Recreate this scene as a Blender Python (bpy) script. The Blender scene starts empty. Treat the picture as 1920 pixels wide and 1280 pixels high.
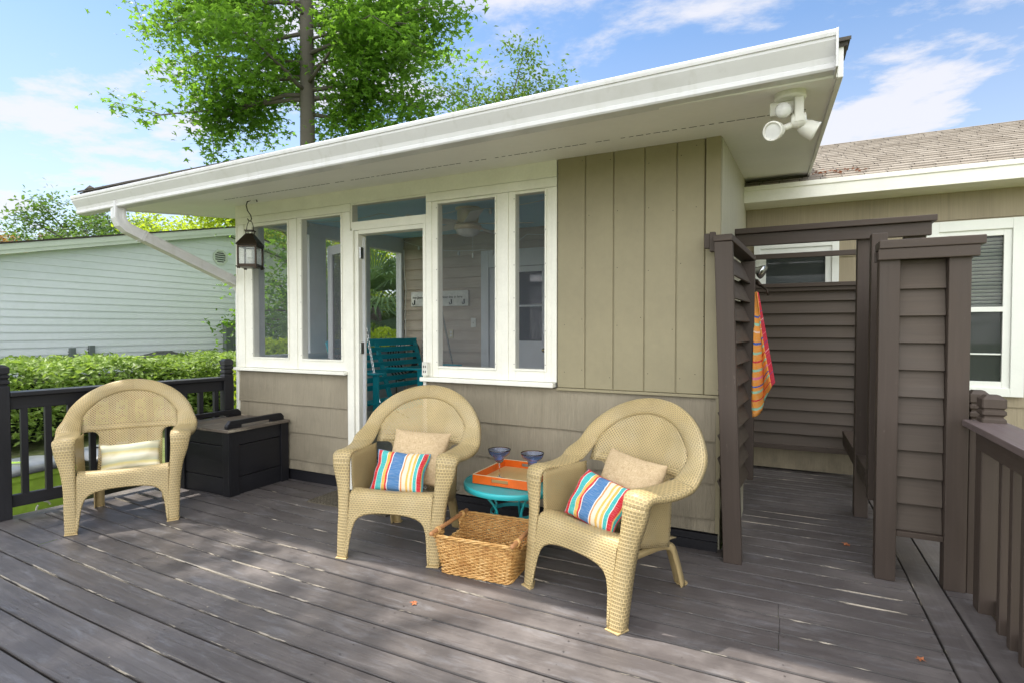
import bpy, math, random
from math import sin, cos, pi, radians, sqrt, exp, atan2
from mathutils import Vector, Matrix, noise
random.seed(7)
R = random.Random(11)
scene = bpy.context.scene
COL = scene.collection

# ------------------------------------------------------------------ helpers
class MB:
    """collects geometry for ONE mesh object"""
    def __init__(s):
        s.v = []; s.f = []; s.uv = []
    def face(s, idx, uvs=None):
        s.f.append(tuple(idx)); s.uv.append(uvs)
    def obox(s, c, ax, ay, az, hx, hy, hz, grain=None):
        """box, centre c, unit axes, half sizes; uv u runs along the longest side"""
        c = Vector(c); ax = Vector(ax); ay = Vector(ay); az = Vector(az)
        b = len(s.v)
        for k in (-1, 1):
            for j in (-1, 1):
                for i in (-1, 1):
                    s.v.append(tuple(c + ax*(hx*i) + ay*(hy*j) + az*(hz*k)))
        h = (hx, hy, hz)
        g = grain if grain is not None else max(range(3), key=lambda q: h[q])
        ou = R.uniform(0, 60); ov = R.uniform(0, 60)
        quads = [((0,2,3,1),2),((4,5,7,6),2),((0,1,5,4),1),((2,6,7,3),1),((0,4,6,2),0),((1,3,7,5),0)]
        sg = [(-1,-1,-1),(1,-1,-1),(-1,1,-1),(1,1,-1),(-1,-1,1),(1,-1,1),(-1,1,1),(1,1,1)]
        for q, nax in quads:
            oth = [a for a in range(3) if a != nax]
            if g in oth:
                ua = g; va = [a for a in oth if a != g][0]
            else:
                ua, va = oth
            uvs = [(ou + sg[i][ua]*h[ua], ov + sg[i][va]*h[va] + nax*0.37) for i in q]
            s.f.append(tuple(b+i for i in q)); s.uv.append(uvs)
    def box(s, x0, x1, y0, y1, z0, z1, grain=None):
        s.obox(((x0+x1)/2, (y0+y1)/2, (z0+z1)/2), (1,0,0), (0,1,0), (0,0,1), abs(x1-x0)/2, abs(y1-y0)/2, abs(z1-z0)/2, grain)
    def bar(s, p, q, w, t, up=(0,0,1), grain=0):
        """beam from p to q, width w (sideways), thickness t (along up)"""
        p = Vector(p); q = Vector(q); d = q-p; L = d.length; d.normalize()
        up = Vector(up); sd = d.cross(up)
        if sd.length < 1e-4: sd = d.cross(Vector((1,0,0)))
        sd.normalize(); u2 = sd.cross(d).normalized()
        s.obox((p+q)/2, d, sd, u2, L/2, w/2, t/2, grain)
    def tube(s, pts, r, seg=8, closed=False, cap=True):
        pts = [Vector(p) for p in pts]; n = len(pts); b = len(s.v)
        rr = r if isinstance(r, (list, tuple)) else [r]*n
        prev = None; acc = 0
        for i, p in enumerate(pts):
            if closed: t = pts[(i+1) % n] - pts[i-1]
            else: t = pts[min(i+1, n-1)] - pts[max(i-1, 0)]
            if t.length < 1e-9: t = Vector((0,0,1))
            t.normalize()
            if prev is None:
                a = Vector((0,0,1)) if abs(t.z) < .9 else Vector((1,0,0))
                nx = t.cross(a).normalized()
            else:
                nx = prev - t*prev.dot(t)
                if nx.length < 1e-6: nx = t.cross(Vector((0,0,1)))
                nx.normalize()
            prev = nx; ny = t.cross(nx)
            for k in range(seg):
                an = 2*pi*k/seg
                s.v.append(tuple(p + nx*(cos(an)*rr[i]) + ny*(sin(an)*rr[i])))
        m = n if closed else n-1
        Ls = [0]
        for i in range(n): Ls.append(Ls[-1] + (pts[(i+1) % n]-pts[i]).length)
        for i in range(m):
            for k in range(seg):
                a = b + i*seg + k; a2 = b + i*seg + (k+1) % seg
                c = b + ((i+1) % n)*seg + k; c2 = b + ((i+1) % n)*seg + (k+1) % seg
                v0 = k/seg*.05; v1 = (k+1)/seg*.05
                s.face((a, a2, c2, c), [(Ls[i], v0), (Ls[i], v1), (Ls[i+1], v1), (Ls[i+1], v0)])
        if cap and not closed:
            s.face([b+k for k in range(seg)][::-1]); s.face([b+(n-1)*seg+k for k in range(seg)])
    def lathe(s, prof, c=(0,0,0), seg=24, ax=None):
        """prof: list of (r,z). ax: optional (X,Y,Z) axes"""
        b = len(s.v); c = Vector(c)
        X, Y, Z = ax if ax else (Vector((1,0,0)), Vector((0,1,0)), Vector((0,0,1)))
        for r, z in prof:
            for k in range(seg):
                a = 2*pi*k/seg
                s.v.append(tuple(c + X*(cos(a)*r) + Y*(sin(a)*r) + Z*z))
        for i in range(len(prof)-1):
            for k in range(seg):
                a = b+i*seg+k; a2 = b+i*seg+(k+1) % seg
                s.face((a, a2, a2+seg, a+seg), [(k/seg, prof[i][1]), ((k+1)/seg, prof[i][1]), ((k+1)/seg, prof[i+1][1]), (k/seg, prof[i+1][1])])
    def grid(s, fn, nu, nv, uvf=None, flip=False):
        b = len(s.v)
        for i in range(nu+1):
            for j in range(nv+1):
                s.v.append(tuple(fn(i/nu, j/nv)))
        for i in range(nu):
            for j in range(nv):
                q = [(i, j), (i+1, j), (i+1, j+1), (i, j+1)]
                if flip: q = q[::-1]
                uv = [(uvf(a/nu, c/nv) if uvf else (a/nu, c/nv)) for a, c in q]
                s.face([b + a*(nv+1)+c for a, c in q], uv)
    def poly(s, pts, uvs=None):
        b = len(s.v); s.v += [tuple(p) for p in pts]
        s.face(range(b, b+len(pts)), uvs)
    def prism(s, outline, d):
        """outline: 3D planar pts, extruded by vector d, closed"""
        b = len(s.v); n = len(outline); d = Vector(d)
        s.v += [tuple(p) for p in outline]; s.v += [tuple(Vector(p)+d) for p in outline]
        ou = R.uniform(0, 50)
        s.face(list(range(b, b+n))[::-1]); s.face(range(b+n, b+2*n))
        L = 0
        for i in range(n):
            j = (i+1) % n
            w = (Vector(outline[i])-Vector(outline[j])).length
            s.face((b+i, b+j, b+n+j, b+n+i), [(ou, L), (ou, L+w), (ou+d.length, L+w), (ou+d.length, L)]); L += w
    def build(s, name, mat, parent=None, smooth=False, bevel=0, solid=0, world=True, label=None, offset=0, autos=None):
        me = bpy.data.meshes.new(name)
        o0 = Vector((0,0,0))
        if parent is not None and world:
            o0 = ORG.get(parent.name, Vector((0,0,0)))
        vv = [(x-o0.x, y-o0.y, z-o0.z) for x, y, z in s.v] if o0.length else s.v
        me.from_pydata(vv, [], s.f)
        if any(u is not None for u in s.uv):
            uvl = me.uv_layers.new(name='UVMap')
            buf = []
            for f, u in zip(s.f, s.uv):
                if u is None: buf += [0.0, 0.0]*len(f)
                else:
                    for a in u: buf += [a[0], a[1]]
            uvl.data.foreach_set('uv', buf)
        me.materials.append(mat)
        if smooth: me.polygons.foreach_set('use_smooth', [True]*len(me.polygons))
        me.update()
        ob = bpy.data.objects.new(name, me); COL.objects.link(ob)
        if parent is not None:
            ob.parent = parent; ORG[ob.name] = o0 if world else Vector((0,0,0))
        if bevel:
            m = ob.modifiers.new('bevel', 'BEVEL'); m.width = bevel; m.segments = 2; m.limit_method = 'ANGLE'; m.angle_limit = radians(40)
        if solid:
            m = ob.modifiers.new('solid', 'SOLIDIFY'); m.thickness = solid; m.offset = offset
        if label: ob['label'] = label
        return ob
ORG = {}
def boxes(name, mat, parent, lst, **k):
    for b in lst:
        d = MB(); d.box(*b); o = d.build(name, mat, parent, **k)
    return o
def thing(name, label, cat, loc=(0,0,0), group=None, rz=0):
    o = bpy.data.objects.new(name, None); COL.objects.link(o)
    o.empty_display_size = .1
    o.location = loc; o.rotation_euler = (0, 0, rz)
    o['label'] = label; o['category'] = cat
    if group: o['group'] = group
    ORG[o.name] = Vector(loc)
    return o
def tag(o, label, cat, group=None, kind=None):
    o['label'] = label; o['category'] = cat
    if group: o['group'] = group
    if kind: o['kind'] = kind
    return o
def struct(o, label, cat='ground'):
    o['label'] = label; o['category'] = cat; o['kind'] = 'structure'; return o
def dup(root, loc, rz, label, name=None):
    r = root.copy(); COL.objects.link(r); r.location = loc; r.rotation_euler = (0, 0, rz); r['label'] = label
    ORG[r.name] = Vector(loc)
    for ch in list(root.children):
        c = ch.copy(); COL.objects.link(c); c.parent = r
        for g in list(ch.children):
            d = g.copy(); COL.objects.link(d); d.parent = c
    return r
def lerp(a, b, t): return a + (b-a)*t
def catmull(P, t):
    """P list of tuples (any dim), t in 0..len-1"""
    n = len(P); i = min(int(t), n-2); f = t-i
    p0 = P[max(i-1, 0)]; p1 = P[i]; p2 = P[i+1]; p3 = P[min(i+2, n-1)]
    return tuple(.5*((2*b) + (-a+c)*f + (2*a-5*b+4*c-d)*f*f + (-a+3*b-3*c+d)*f**3) for a, b, c, d in zip(p0, p1, p2, p3))
def hexc(r, g, b):
    f = lambda c: (c/255/12.92 if c/255 <= .04045 else ((c/255+.055)/1.055)**2.4)
    return (f(r), f(g), f(b), 1)

# ------------------------------------------------------------------ materials
class NT:
    def __init__(s, name, rough=.6, spec=.5, metallic=0):
        s.m = bpy.data.materials.new(name); s.m.use_nodes = True
        s.t = s.m.node_tree; s.b = s.t.nodes['Principled BSDF']; s.out = s.t.nodes['Material Output']
        s.b.inputs['Roughness'].default_value = rough
        s.b.inputs['Specular IOR Level'].default_value = spec
        s.b.inputs['Metallic'].default_value = metallic
    def n(s, t, **k):
        nd = s.t.nodes.new(t)
        for a, v in k.items(): setattr(nd, a, v)
        return nd
    def l(s, a, b): s.t.links.new(a, b)
    def val(s, sock, v):
        if hasattr(v, 'links') or isinstance(v, bpy.types.NodeSocket): s.l(v, sock)
        else: sock.default_value = v
    def uv(s, sc=(1,1,1), rot=0, src='UV'):
        tc = s.n('ShaderNodeTexCoord'); mp = s.n('ShaderNodeMapping')
        s.l(tc.outputs[src], mp.inputs['Vector'])
        mp.inputs['Scale'].default_value = sc; mp.inputs['Rotation'].default_value = (0, 0, rot)
        return mp.outputs['Vector']
    def noise(s, vec, scale=5, detail=3, rough=.55, dist=0):
        nd = s.n('ShaderNodeTexNoise'); s.l(vec, nd.inputs['Vector'])
        nd.inputs['Scale'].default_value = scale; nd.inputs['Detail'].default_value = detail
        nd.inputs['Roughness'].default_value = rough; nd.inputs['Distortion'].default_value = dist
        return nd.outputs['Fac']
    def ramp(s, fac, stops, interp='LINEAR'):
        nd = s.n('ShaderNodeValToRGB'); s.l(fac, nd.inputs['Fac'])
        cr = nd.color_ramp; cr.interpolation = interp
        while len(cr.elements) < len(stops): cr.elements.new(.5)
        for e, (p, c) in zip(cr.elements, stops):
            e.position = p; e.color = c if len(c) == 4 else (*c, 1)
        return nd.outputs['Color']
    def rng(s, fac, a, b, c=0, d=1):
        nd = s.n('ShaderNodeMapRange'); s.l(fac, nd.inputs['Value'])
        nd.inputs['From Min'].default_value = a; nd.inputs['From Max'].default_value = b
        nd.inputs['To Min'].default_value = c; nd.inputs['To Max'].default_value = d
        return nd.outputs['Result']
    def mix(s, fac, a, b, mode='MIX'):
        nd = s.n('ShaderNodeMix', data_type='RGBA', blend_type=mode)
        s.val(nd.inputs['Factor'], fac); s.val(nd.inputs['A'], a); s.val(nd.inputs['B'], b)
        return nd.outputs['Result']
    def math(s, op, a, b=0):
        nd = s.n('ShaderNodeMath', operation=op); s.val(nd.inputs[0], a); s.val(nd.inputs[1], b)
        return nd.outputs[0]
    def bump(s, h, strength=.3, dist=.01):
        nd = s.n('ShaderNodeBump'); s.l(h, nd.inputs['Height'])
        nd.inputs['Strength'].default_value = strength; nd.inputs['Distance'].default_value = dist
        s.l(nd.outputs['Normal'], s.b.inputs['Normal'])
    def col(s, c): s.val(s.b.inputs['Base Color'], c); return s
def c4(*a): return (*a, 1)
def sc(c, k): return (c[0]*k, c[1]*k, c[2]*k, 1)

def mat_paint(name, c, rough=.45, var=.12, bump=.15, scale=6, grain=True, dirt=None):
    m = NT(name, rough)
    v = m.uv((1, 1, 1), src='Object')
    n1 = m.noise(v, scale, 4); n2 = m.noise(v, scale*9, 3)
    f = m.math('ADD', m.math('MULTIPLY', n1, .65), m.math('MULTIPLY', n2, .35))
    colr = m.ramp(f, [(.3, sc(c, 1-var)), (.7, sc(c, 1+var*.6))])
    if name == 'gutter_metal':
        run = m.noise(m.uv((16, 16, 1.2), src='Object'), 1, 4, .6); colr = m.mix(m.rng(run, .56, .74, 0, .35), colr, (.42, .41, .36, 1))
    if dirt:
        n3 = m.noise(v, 2.3, 5, .7)
        colr = m.mix(m.rng(n3, .52, .75, 0, dirt[1]), colr, dirt[0])
    m.col(colr)
    if bump:
        vg = m.uv((6, 90, 1)) if grain else v
        m.bump(m.noise(vg, 1 if grain else 60, 3), bump, .004)
    return m.m
def mat_wood(name, c, rough=.6, var=.35, light=None, scale=1, bump=.35, wear=None):
    """stained timber; UV u along the grain in metres"""
    m = NT(name, rough, .35)
    vg = m.uv((1.5*scale, 38*scale, 1)); vb = m.uv((1.2, 3.2, 1)); vs = m.uv((.35, .35, 1))
    g = m.noise(vg, 1, 5, .6, .6); bl = m.noise(vb, 1.6, 5, .65); big = m.noise(vs, .7, 1)
    f = m.math('ADD', m.math('MULTIPLY', g, .5), m.math('MULTIPLY', bl, .5))
    colr = m.ramp(f, [(.28, sc(c, 1-var)), (.52, sc(c, 1)), (.75, sc(c, 1+var))])
    colr = m.mix(m.rng(big, .3, .7, .0, .35), colr, sc(c, .62))
    if light:
        n3 = m.noise(m.uv((2.2, 7, 1)), 1.3, 6, .72)
        colr = m.mix(m.rng(n3, .54, .74, 0, light[1]), colr, light[0])
    if wear:
        n4 = m.noise(m.uv((5, 16, 1)), 2.2, 4, .7)
        colr = m.mix(m.rng(n4, .66, .74, 0, .85), colr, wear)
    m.col(colr)
    m.l(m.rng(bl, .3, .7, rough-.12, rough+.15), m.b.inputs['Roughness'])
    m.bump(g, bump, .004)
    return m.m
def mat_leaf(name, c, tr, var=.5, tf=.45, hi=None):
    m = NT(name, .5, .3)
    v = m.uv((1, 1, 1), src='Object')
    f = m.noise(v, 1.4, 2); f2 = m.noise(v, 17, 2)
    ff = m.math('ADD', m.math('MULTIPLY', f, .45), m.math('MULTIPLY', f2, .55))
    colr = m.ramp(ff, [(.35, sc(c, 1-var)), (.55, sc(c, 1)), (.7, hi or (c[0]*1.9, c[1]*1.45, c[2], 1))])
    m.col(colr)
    t = m.n('ShaderNodeBsdfTranslucent')
    m.l(m.ramp(ff, [(.35, sc(tr, .7)), (.65, sc(tr, 1.2))]), t.inputs['Color'])
    mx = m.n('ShaderNodeMixShader'); mx.inputs[0].default_value = tf
    m.l(m.b.outputs[0], mx.inputs[1]); m.l(t.outputs[0], mx.inputs[2]); m.l(mx.outputs[0], m.out.inputs['Surface'])
    return m.m
def mat_plain(name, c, rough=.5, metallic=0, spec=.5):
    m = NT(name, rough, spec, metallic)
    v = m.uv((1,1,1), src='Object'); n = m.noise(v, 14, 3)
    m.col(m.ramp(n, [(.3, sc(c, .85)), (.7, sc(c, 1.08))]))
    return m.m

TAUPE = (.225, .200, .140); 
M = {}
M['trim'] = mat_paint('white_trim', (.84, .83, .74), .4, .08, .12, dirt=((.55, .52, .40, 1), .16))
M['soffit'] = mat_paint('soffit_paint', (.86, .85, .82), .5, .05, .1, 3, False)
M['gutter'] = mat_paint('gutter_metal', (.64, .64, .64), .32, .05, .0, 2.5, False, dirt=((.50, .50, .46, 1), .5))
M['board'] = mat_paint('olive_board_paint', (.29, .253, .155), .55, .10, .25, 3)
M['sideboard'] = mat_paint('side_board_paint', (.42, .40, .30), .55, .08, .25, 3)
M['iwhite'] = mat_paint('porch_white', (.74, .76, .78), .45, .08, .1)
M['haint'] = mat_paint('blue_ceiling_paint', (.50, .82, 1.0), .55, .06, .1, 3, False)
M['black'] = mat_plain('black_metal', (.025, .022, .02), .45, .6)
M['dark'] = mat_plain('dark_recess', (.012, .012, .012), .8)
M['teal'] = mat_wood('teal_painted_wood', (.02, .46, .56), .38, .15, bump=.12)
M['teal_metal'] = None
M['stain'] = mat_wood('brown_stained_wood', (.070, .052, .041), .55, .22, bump=.25, wear=(.15, .12, .10, 1))
M['stain_end'] = mat_wood('brown_stained_slats', (.086, .067, .052), .6, .22, bump=.3)
M['darkwood'] = mat_wood('shaded_dark_wood', (.013, .013, .016), .42, .3, bump=.25, wear=(.05, .048, .045, 1))  # box wood: brown stain with its shade put into the base colour
M['boxlid'] = mat_wood('weathered_lid_wood', (.15, .125, .10), .55, .3, light=((.50, .44, .33, 1), 1.0))
M['deck'] = None

def mk_siding(name, c, vert=True, bump=.6, wob=2.0):
    m = NT(name, .6, .3)
    v = m.uv((1, 1, 1))
    mp = m.uv((4, 95, 1) if not vert else (60, 3, 1))
    g = m.noise(mp, 1, 4, .6, wob)
    n1 = m.noise(m.uv((1,1,1)), 1.6, 4)
    f = m.math('ADD', m.math('MULTIPLY', g, .4), m.math('MULTIPLY', n1, .6))
    colr = m.ramp(f, [(.3, sc(c, .74)), (.7, sc(c, 1.16))])
    so_ = m.n('ShaderNodeTexCoord'); sx_ = m.n('ShaderNodeSeparateXYZ'); m.l(so_.outputs['Object'], sx_.inputs[0])
    if vert:   # rain splash dirt and faint run marks
        spl = m.math('MULTIPLY', m.rng(sx_.outputs['Z'], .34, .08), m.rng(m.noise(m.uv((7, 7, 3), src='Object'), 1, 5, .7), .38, .62))
        colr = m.mix(m.math('MULTIPLY', spl, .5), colr, (.10, .085, .06, 1))
        run = m.noise(m.uv((14, 14, .7), src='Object'), 1, 3, .6); colr = m.mix(m.rng(run, .58, .72, 0, .3), colr, (.15, .13, .09, 1))
    m.col(colr); m.bump(g, bump*.8, .008)
    return m.m
M['shake'] = mk_siding('shake_siding', (.30, .262, .19), True, 1.0, 2.6)
M['lap'] = mk_siding('porch_lap_siding', (.56, .48, .38), False, .25, .5)
M['mainside'] = mk_siding('main_wall_siding', (.33, .28, .19))
M['vinyl'] = None

# neighbour vinyl
m = NT('vinyl_siding', .45, .4)
v = m.uv((1,1,1), src='Object'); n1 = m.noise(v, .6, 3); n2 = m.noise(v, 8, 3)
m.col(m.mix(m.rng(n2, .4, .8, 0, .2), m.ramp(n1, [(.3, (.74, .80, .79, 1)), (.7, (.82, .86, .89, 1))]), (.58, .64, .60, 1)))
M['vinyl'] = m.m
M['vinyltrim'] = mat_paint('pale_green_trim', (.64, .70, .60), .5, .08, 0, 2, False)

# wicker resin
def mk_wicker(name, kind, c=(.56, .43, .21)):
    m = NT(name, .42, .45)
    if kind == 'lattice':
        v = m.uv((1,1,1), pi/4); w, h, mo, off = .0125, .0125, .0040, 0
    elif kind == 'big':
        v = m.uv((1,1,1), pi/2); w, h, mo, off = .021, .0165, .0040, .5
    else:
        v = m.uv((1,1,1)); w, h, mo, off = .019, .0115, .0033, .5
    br = m.n('ShaderNodeTexBrick'); m.l(v, br.inputs['Vector'])
    br.offset = off; br.offset_frequency = 2; br.squash = 1
    br.inputs['Scale'].default_value = 1; br.inputs['Mortar Size'].default_value = mo
    br.inputs['Mortar Smooth'].default_value = .45; br.inputs['Brick Width'].default_value = w; br.inputs['Row Height'].default_value = h
    hole = m.math('SUBTRACT', 1, br.outputs['Fac'])
    vo = m.uv((1,1,1), src='Object')
    n = m.noise(vo, 5, 3)
    base = m.ramp(n, [(.3, sc(c, .86)), (.7, sc(c, 1.1))])
    dirt = m.noise(vo, 2.2, 5, .7)
    base = m.mix(m.rng(dirt, .5, .72, 0, .35), base, (.60, .55, .40, 1))
    colr = m.mix(m.math('MULTIPLY', hole, .62), base, sc(c, .42))
    m.col(colr)
    bw = m.n('ShaderNodeBump'); m.l(br.outputs['Fac'], bw.inputs['Height']); bw.inputs['Strength'].default_value = .9; bw.inputs['Distance'].default_value = .004
    m.l(bw.outputs['Normal'], m.b.inputs['Normal'])
    if kind == 'lattice':
        al = m.math('LESS_THAN', hole, .72); m.l(al, m.b.inputs['Alpha'])
    return m.m
M['wk'] = mk_wicker('wicker_weave', 'dash'); M['wkb'] = mk_wicker('wicker_wide_weave', 'big'); M['wkl'] = mk_wicker('wicker_lattice', 'lattice')
M['resin'] = mat_plain('resin_plain', (.48, .36, .17), .45)

def fabric(name, stops, interp='CONSTANT', bump=.4, warp=.0, rough=.9, axis='X'):
    m = NT(name, rough, .15)
    tc = m.n('ShaderNodeTexCoord'); sp = m.n('ShaderNodeSeparateXYZ'); m.l(tc.outputs['UV'], sp.inputs[0])
    x = sp.outputs[axis]
    if warp:
        nn = m.noise(m.uv((30, 3, 1)), 1, 3)
        x = m.math('ADD', x, m.math('MULTIPLY', m.math('SUBTRACT', nn, .5), warp))
    colr = m.ramp(x, stops, interp)
    br = m.noise(m.uv((8, 90, 1)), 1, 3)
    colr = m.mix(m.rng(br, .45, .8, 0, .35), colr, (.72, .68, .6, 1))
    m.col(colr); m.bump(m.noise(m.uv((150, 150, 1)), 1, 2), bump, .002)
    return m.m
rd = hexc(205, 38, 52); tl = hexc(60, 178, 178); bl = hexc(70, 120, 170); cr = hexc(225, 215, 190); ye = hexc(222, 178, 88); og = hexc(226, 140, 80); wh = hexc(230, 225, 215)
seq = [(bl, .09), (wh, .012), (rd, .095), (wh, .012), (tl, .10), (wh, .01), (ye, .045), (rd, .03), (wh, .012), (bl, .035), (bl, .11), (wh, .012), (og, .02), (cr, .05), (ye, .03), (cr, .03), (ye, .035), (wh, .012), (tl, .055), (wh, .012), (rd, .10), (ye, .03), (tl, .06)]
st = []; a = 0
for c, w in seq: st.append((a, c)); a += w
M['stripe'] = fabric('striped_outdoor_fabric', st, warp=.006)
M['cream'] = fabric('cream_striped_fabric', [(0, hexc(225, 222, 190)), (.12, hexc(190, 194, 170)), (.22, hexc(232, 228, 205)), (.30, hexc(214, 204, 140)), (.36, hexc(178, 184, 162)), (.5, hexc(236, 232, 212)), (.6, hexc(212, 200, 140)), (.66, hexc(188, 192, 168)), (.8, hexc(232, 228, 200)), (.9, hexc(200, 198, 168))], 'LINEAR', .6, .02, axis='Y')
m = NT('beige_linen', .95, .1)
n1 = m.noise(m.uv((14, 220, 1)), 1, 3); n2 = m.noise(m.uv((220, 14, 1)), 1, 3)
m.col(m.ramp(m.math('ADD', m.math('MULTIPLY', n1, .5), m.math('MULTIPLY', n2, .5)), [(.38, (.40, .28, .15, 1)), (.62, (.68, .54, .35, 1))])); m.bump(n1, .4, .002)
M['linen'] = m.m
M['tan_basket'] = None
m = NT('willow', .45, .4)
n1 = m.noise(m.uv((9, 30, 1)), 1, 3); n2 = m.noise(m.uv((1,1,1), src='Object'), 30, 2)
m.col(m.ramp(m.math('ADD', m.math('MULTIPLY', n1, .5), m.math('MULTIPLY', n2, .5)), [(.36, (.42, .20, .055, 1)), (.52, (.62, .36, .12, 1)), (.68, (.74, .50, .22, 1))]))
M['willow'] = m.m
M['dowel'] = mat_wood('turned_dowel', (.50, .24, .10), .35, .2, bump=.1)
m = NT('turquoise_enamel', .35, .5)
n1 = m.noise(m.uv((1,1,1), src='Object'), 26, 5, .7)
m.col(m.mix(m.rng(n1, .66, .70, 0, .9), (.03, .42, .45, 1), (.03, .06, .05, 1))); M['turq'] = m.m
# perforated table top
m = NT('turquoise_mesh', .35, .5)
v = m.uv((1,1,1), pi/4); br = m.n('ShaderNodeTexBrick'); m.l(v, br.inputs['Vector']); br.offset = 0
br.inputs['Scale'].default_value = 1; br.inputs['Mortar Size'].default_value = .0042; br.inputs['Mortar Smooth'].default_value = .1
br.inputs['Brick Width'].default_value = .0145; br.inputs['Row Height'].default_value = .0145
m.col((.035, .45, .48, 1)); m.l(m.math('GREATER_THAN', br.outputs['Fac'], .35), m.b.inputs['Alpha']); M['turqmesh'] = m.m
M['orange'] = mat_plain('orange_lacquer', (.72, .125, .012), .25)
M['traybed'] = mat_wood('tray_bed', (.62, .42, .17), .35, .12, bump=.03)
M['trayedge'] = mat_plain('tray_rim', (.72, .56, .34), .4)
def glass(name, c, rough=0, ior=1.45):
    m = NT(name, rough); m.col(c); m.b.inputs['Transmission Weight'].default_value = 1; m.b.inputs['IOR'].default_value = ior
    return m.m
M['blueglass'] = glass('cobalt_glass', (.50, .62, 1.0, 1)); M['clearglass'] = glass('clear_glass', (.96, .98, .98, 1))
def screen(name, c, a):
    m = NT(name, .8, .1); m.col(c); m.b.inputs['Alpha'].default_value = a; return m.m
M['screen'] = screen('insect_screen', (.16, .17, .20, 1), .13)
M['screen2'] = screen('screen_door_mesh', (.10, .10, .10, 1), .5)
m = NT('window_glass', .02, .8); m.col((.03, .04, .04, 1)); M['wglass'] = m.m
M['chrome'] = mat_plain('brushed_steel', (.6, .62, .62), .25, 1)
M['bronze'] = mat_plain('aged_bronze', (.045, .032, .022), .4, .7)
M['plastic'] = mat_plain('white_plastic', (.72, .71, .64), .35)
M['fanmetal'] = mat_plain('fan_housing', (.72, .62, .44), .35, .2)
M['opal'] = mat_plain('opal_glass', (.72, .72, .70), .2)
M['bin'] = mat_plain('lime_bin_plastic', (.46, .72, .09), .4)
M['binlid'] = mat_plain('grey_bin_lid', (.13, .14, .145), .35)
M['binblack'] = mat_plain('black_bin_plastic', (.02, .022, .02), .4)
M['acgrey'] = mat_plain('condenser_grey', (.06, .065, .06), .5)
M['greybox'] = mat_plain('meter_grey', (.16, .19, .18), .5)
M['bark'] = mat_wood('bark', (.15, .135, .115), .9, .5, scale=.35, bump=1)
M['mat'] = mat_plain('mat_fibre', (.10, .085, .06), .95)
M['leafA'] = mat_leaf('sweetgum_leaf', (.075, .165, .022), (.29, .56, .05))
M['leafB'] = mat_leaf('oak_leaf', (.07, .13, .03), (.20, .36, .05), tf=.35)
M['leafC'] = mat_leaf('hedge_leaf', (.22, .33, .07), (.42, .62, .08), tf=.35, hi=(.62, .66, .34, 1))
M['leafD'] = mat_leaf('yellow_green_leaf', (.26, .36, .025), (.62, .78, .05))
M['leafE'] = mat_leaf('rust_leaf', (.20, .11, .03), (.35, .20, .04))
M['palm'] = mat_leaf('palm_blade', (.13, .22, .10), (.26, .42, .10), tf=.3)
M['dry'] = mat_plain('dry_leaf', (.38, .13, .05), .7)

# deck material
m = NT('deck_boards', .5, .5)
g = m.noise(m.uv((1.6, 42, 1)), 1, 5, .6, .5); bn = m.noise(m.uv((1.0, 3.0, 1)), 1.5, 5, .65); big = m.noise(m.uv((.22, .22, 1)), 1, 1)
wv = m.uv((1,1,1), src='Object')
world1 = m.noise(wv, 1.7, 5, .68); world2 = m.noise(wv, 5.5, 6, .75); w3 = m.noise(m.uv((1.2, 5, 1), src='Object'), 3.2, 6, .72, .4)
f = m.math('ADD', m.math('MULTIPLY', g, .45), m.math('MULTIPLY', bn, .55))
colr = m.ramp(f, [(.28, (.058, .050, .050, 1)), (.5, (.106, .095, .093, 1)), (.75, (.185, .168, .162, 1))])
colr = m.mix(m.rng(big, .35, .65, 0, .4), colr, (.082, .071, .069, 1))
colr = m.mix(m.rng(m.noise(wv, .75, 4, .6), .50, .66, 0, .6), colr, (.066, .058, .057, 1))
colr = m.mix(m.rng(world1, .5, .70, 0, .5), colr, (.24, .215, .205, 1))
colr = m.mix(m.rng(w3, .53, .70, 0, .34), colr, (.27, .275, .30, 1))
colr = m.mix(m.rng(world2, .66, .76, 0, .5), colr, (.32, .32, .33, 1))
spk = m.noise(wv, 60, 2, .5); colr = m.mix(m.rng(spk, .72, .76, 0, .75), colr, (.03, .025, .022, 1))
spk2 = m.noise(m.uv((1.3, 1.3, 1)), 40, 2, .5); colr = m.mix(m.rng(spk2, .76, .80, 0, .7), colr, (.40, .36, .30, 1))
# bare timber along worn board edges (attribute 'edge' 0..1)
at = m.n('ShaderNodeAttribute', attribute_name='edge')
en = m.noise(m.uv((3.5, 60, 1)), 1, 4, .7); en2 = m.noise(wv, .9, 2)
ed = m.math('MULTIPLY', at.outputs['Fac'], m.rng(m.math('ADD', m.math('MULTIPLY', en, .6), m.math('MULTIPLY', en2, .5)),   .590, .63, 0, .9))
colr = m.mix(m.math('MULTIPLY', at.outputs['Fac'], .7), colr, (.022, .018, .016, 1))
colr = m.mix(ed, colr, (.52, .46, .36, 1))
m.col(colr); m.l(m.rng(world1, .3, .7, .34, .60), m.b.inputs['Roughness']); m.bump(g, .6, .006)
M['deck'] = m.m

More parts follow.
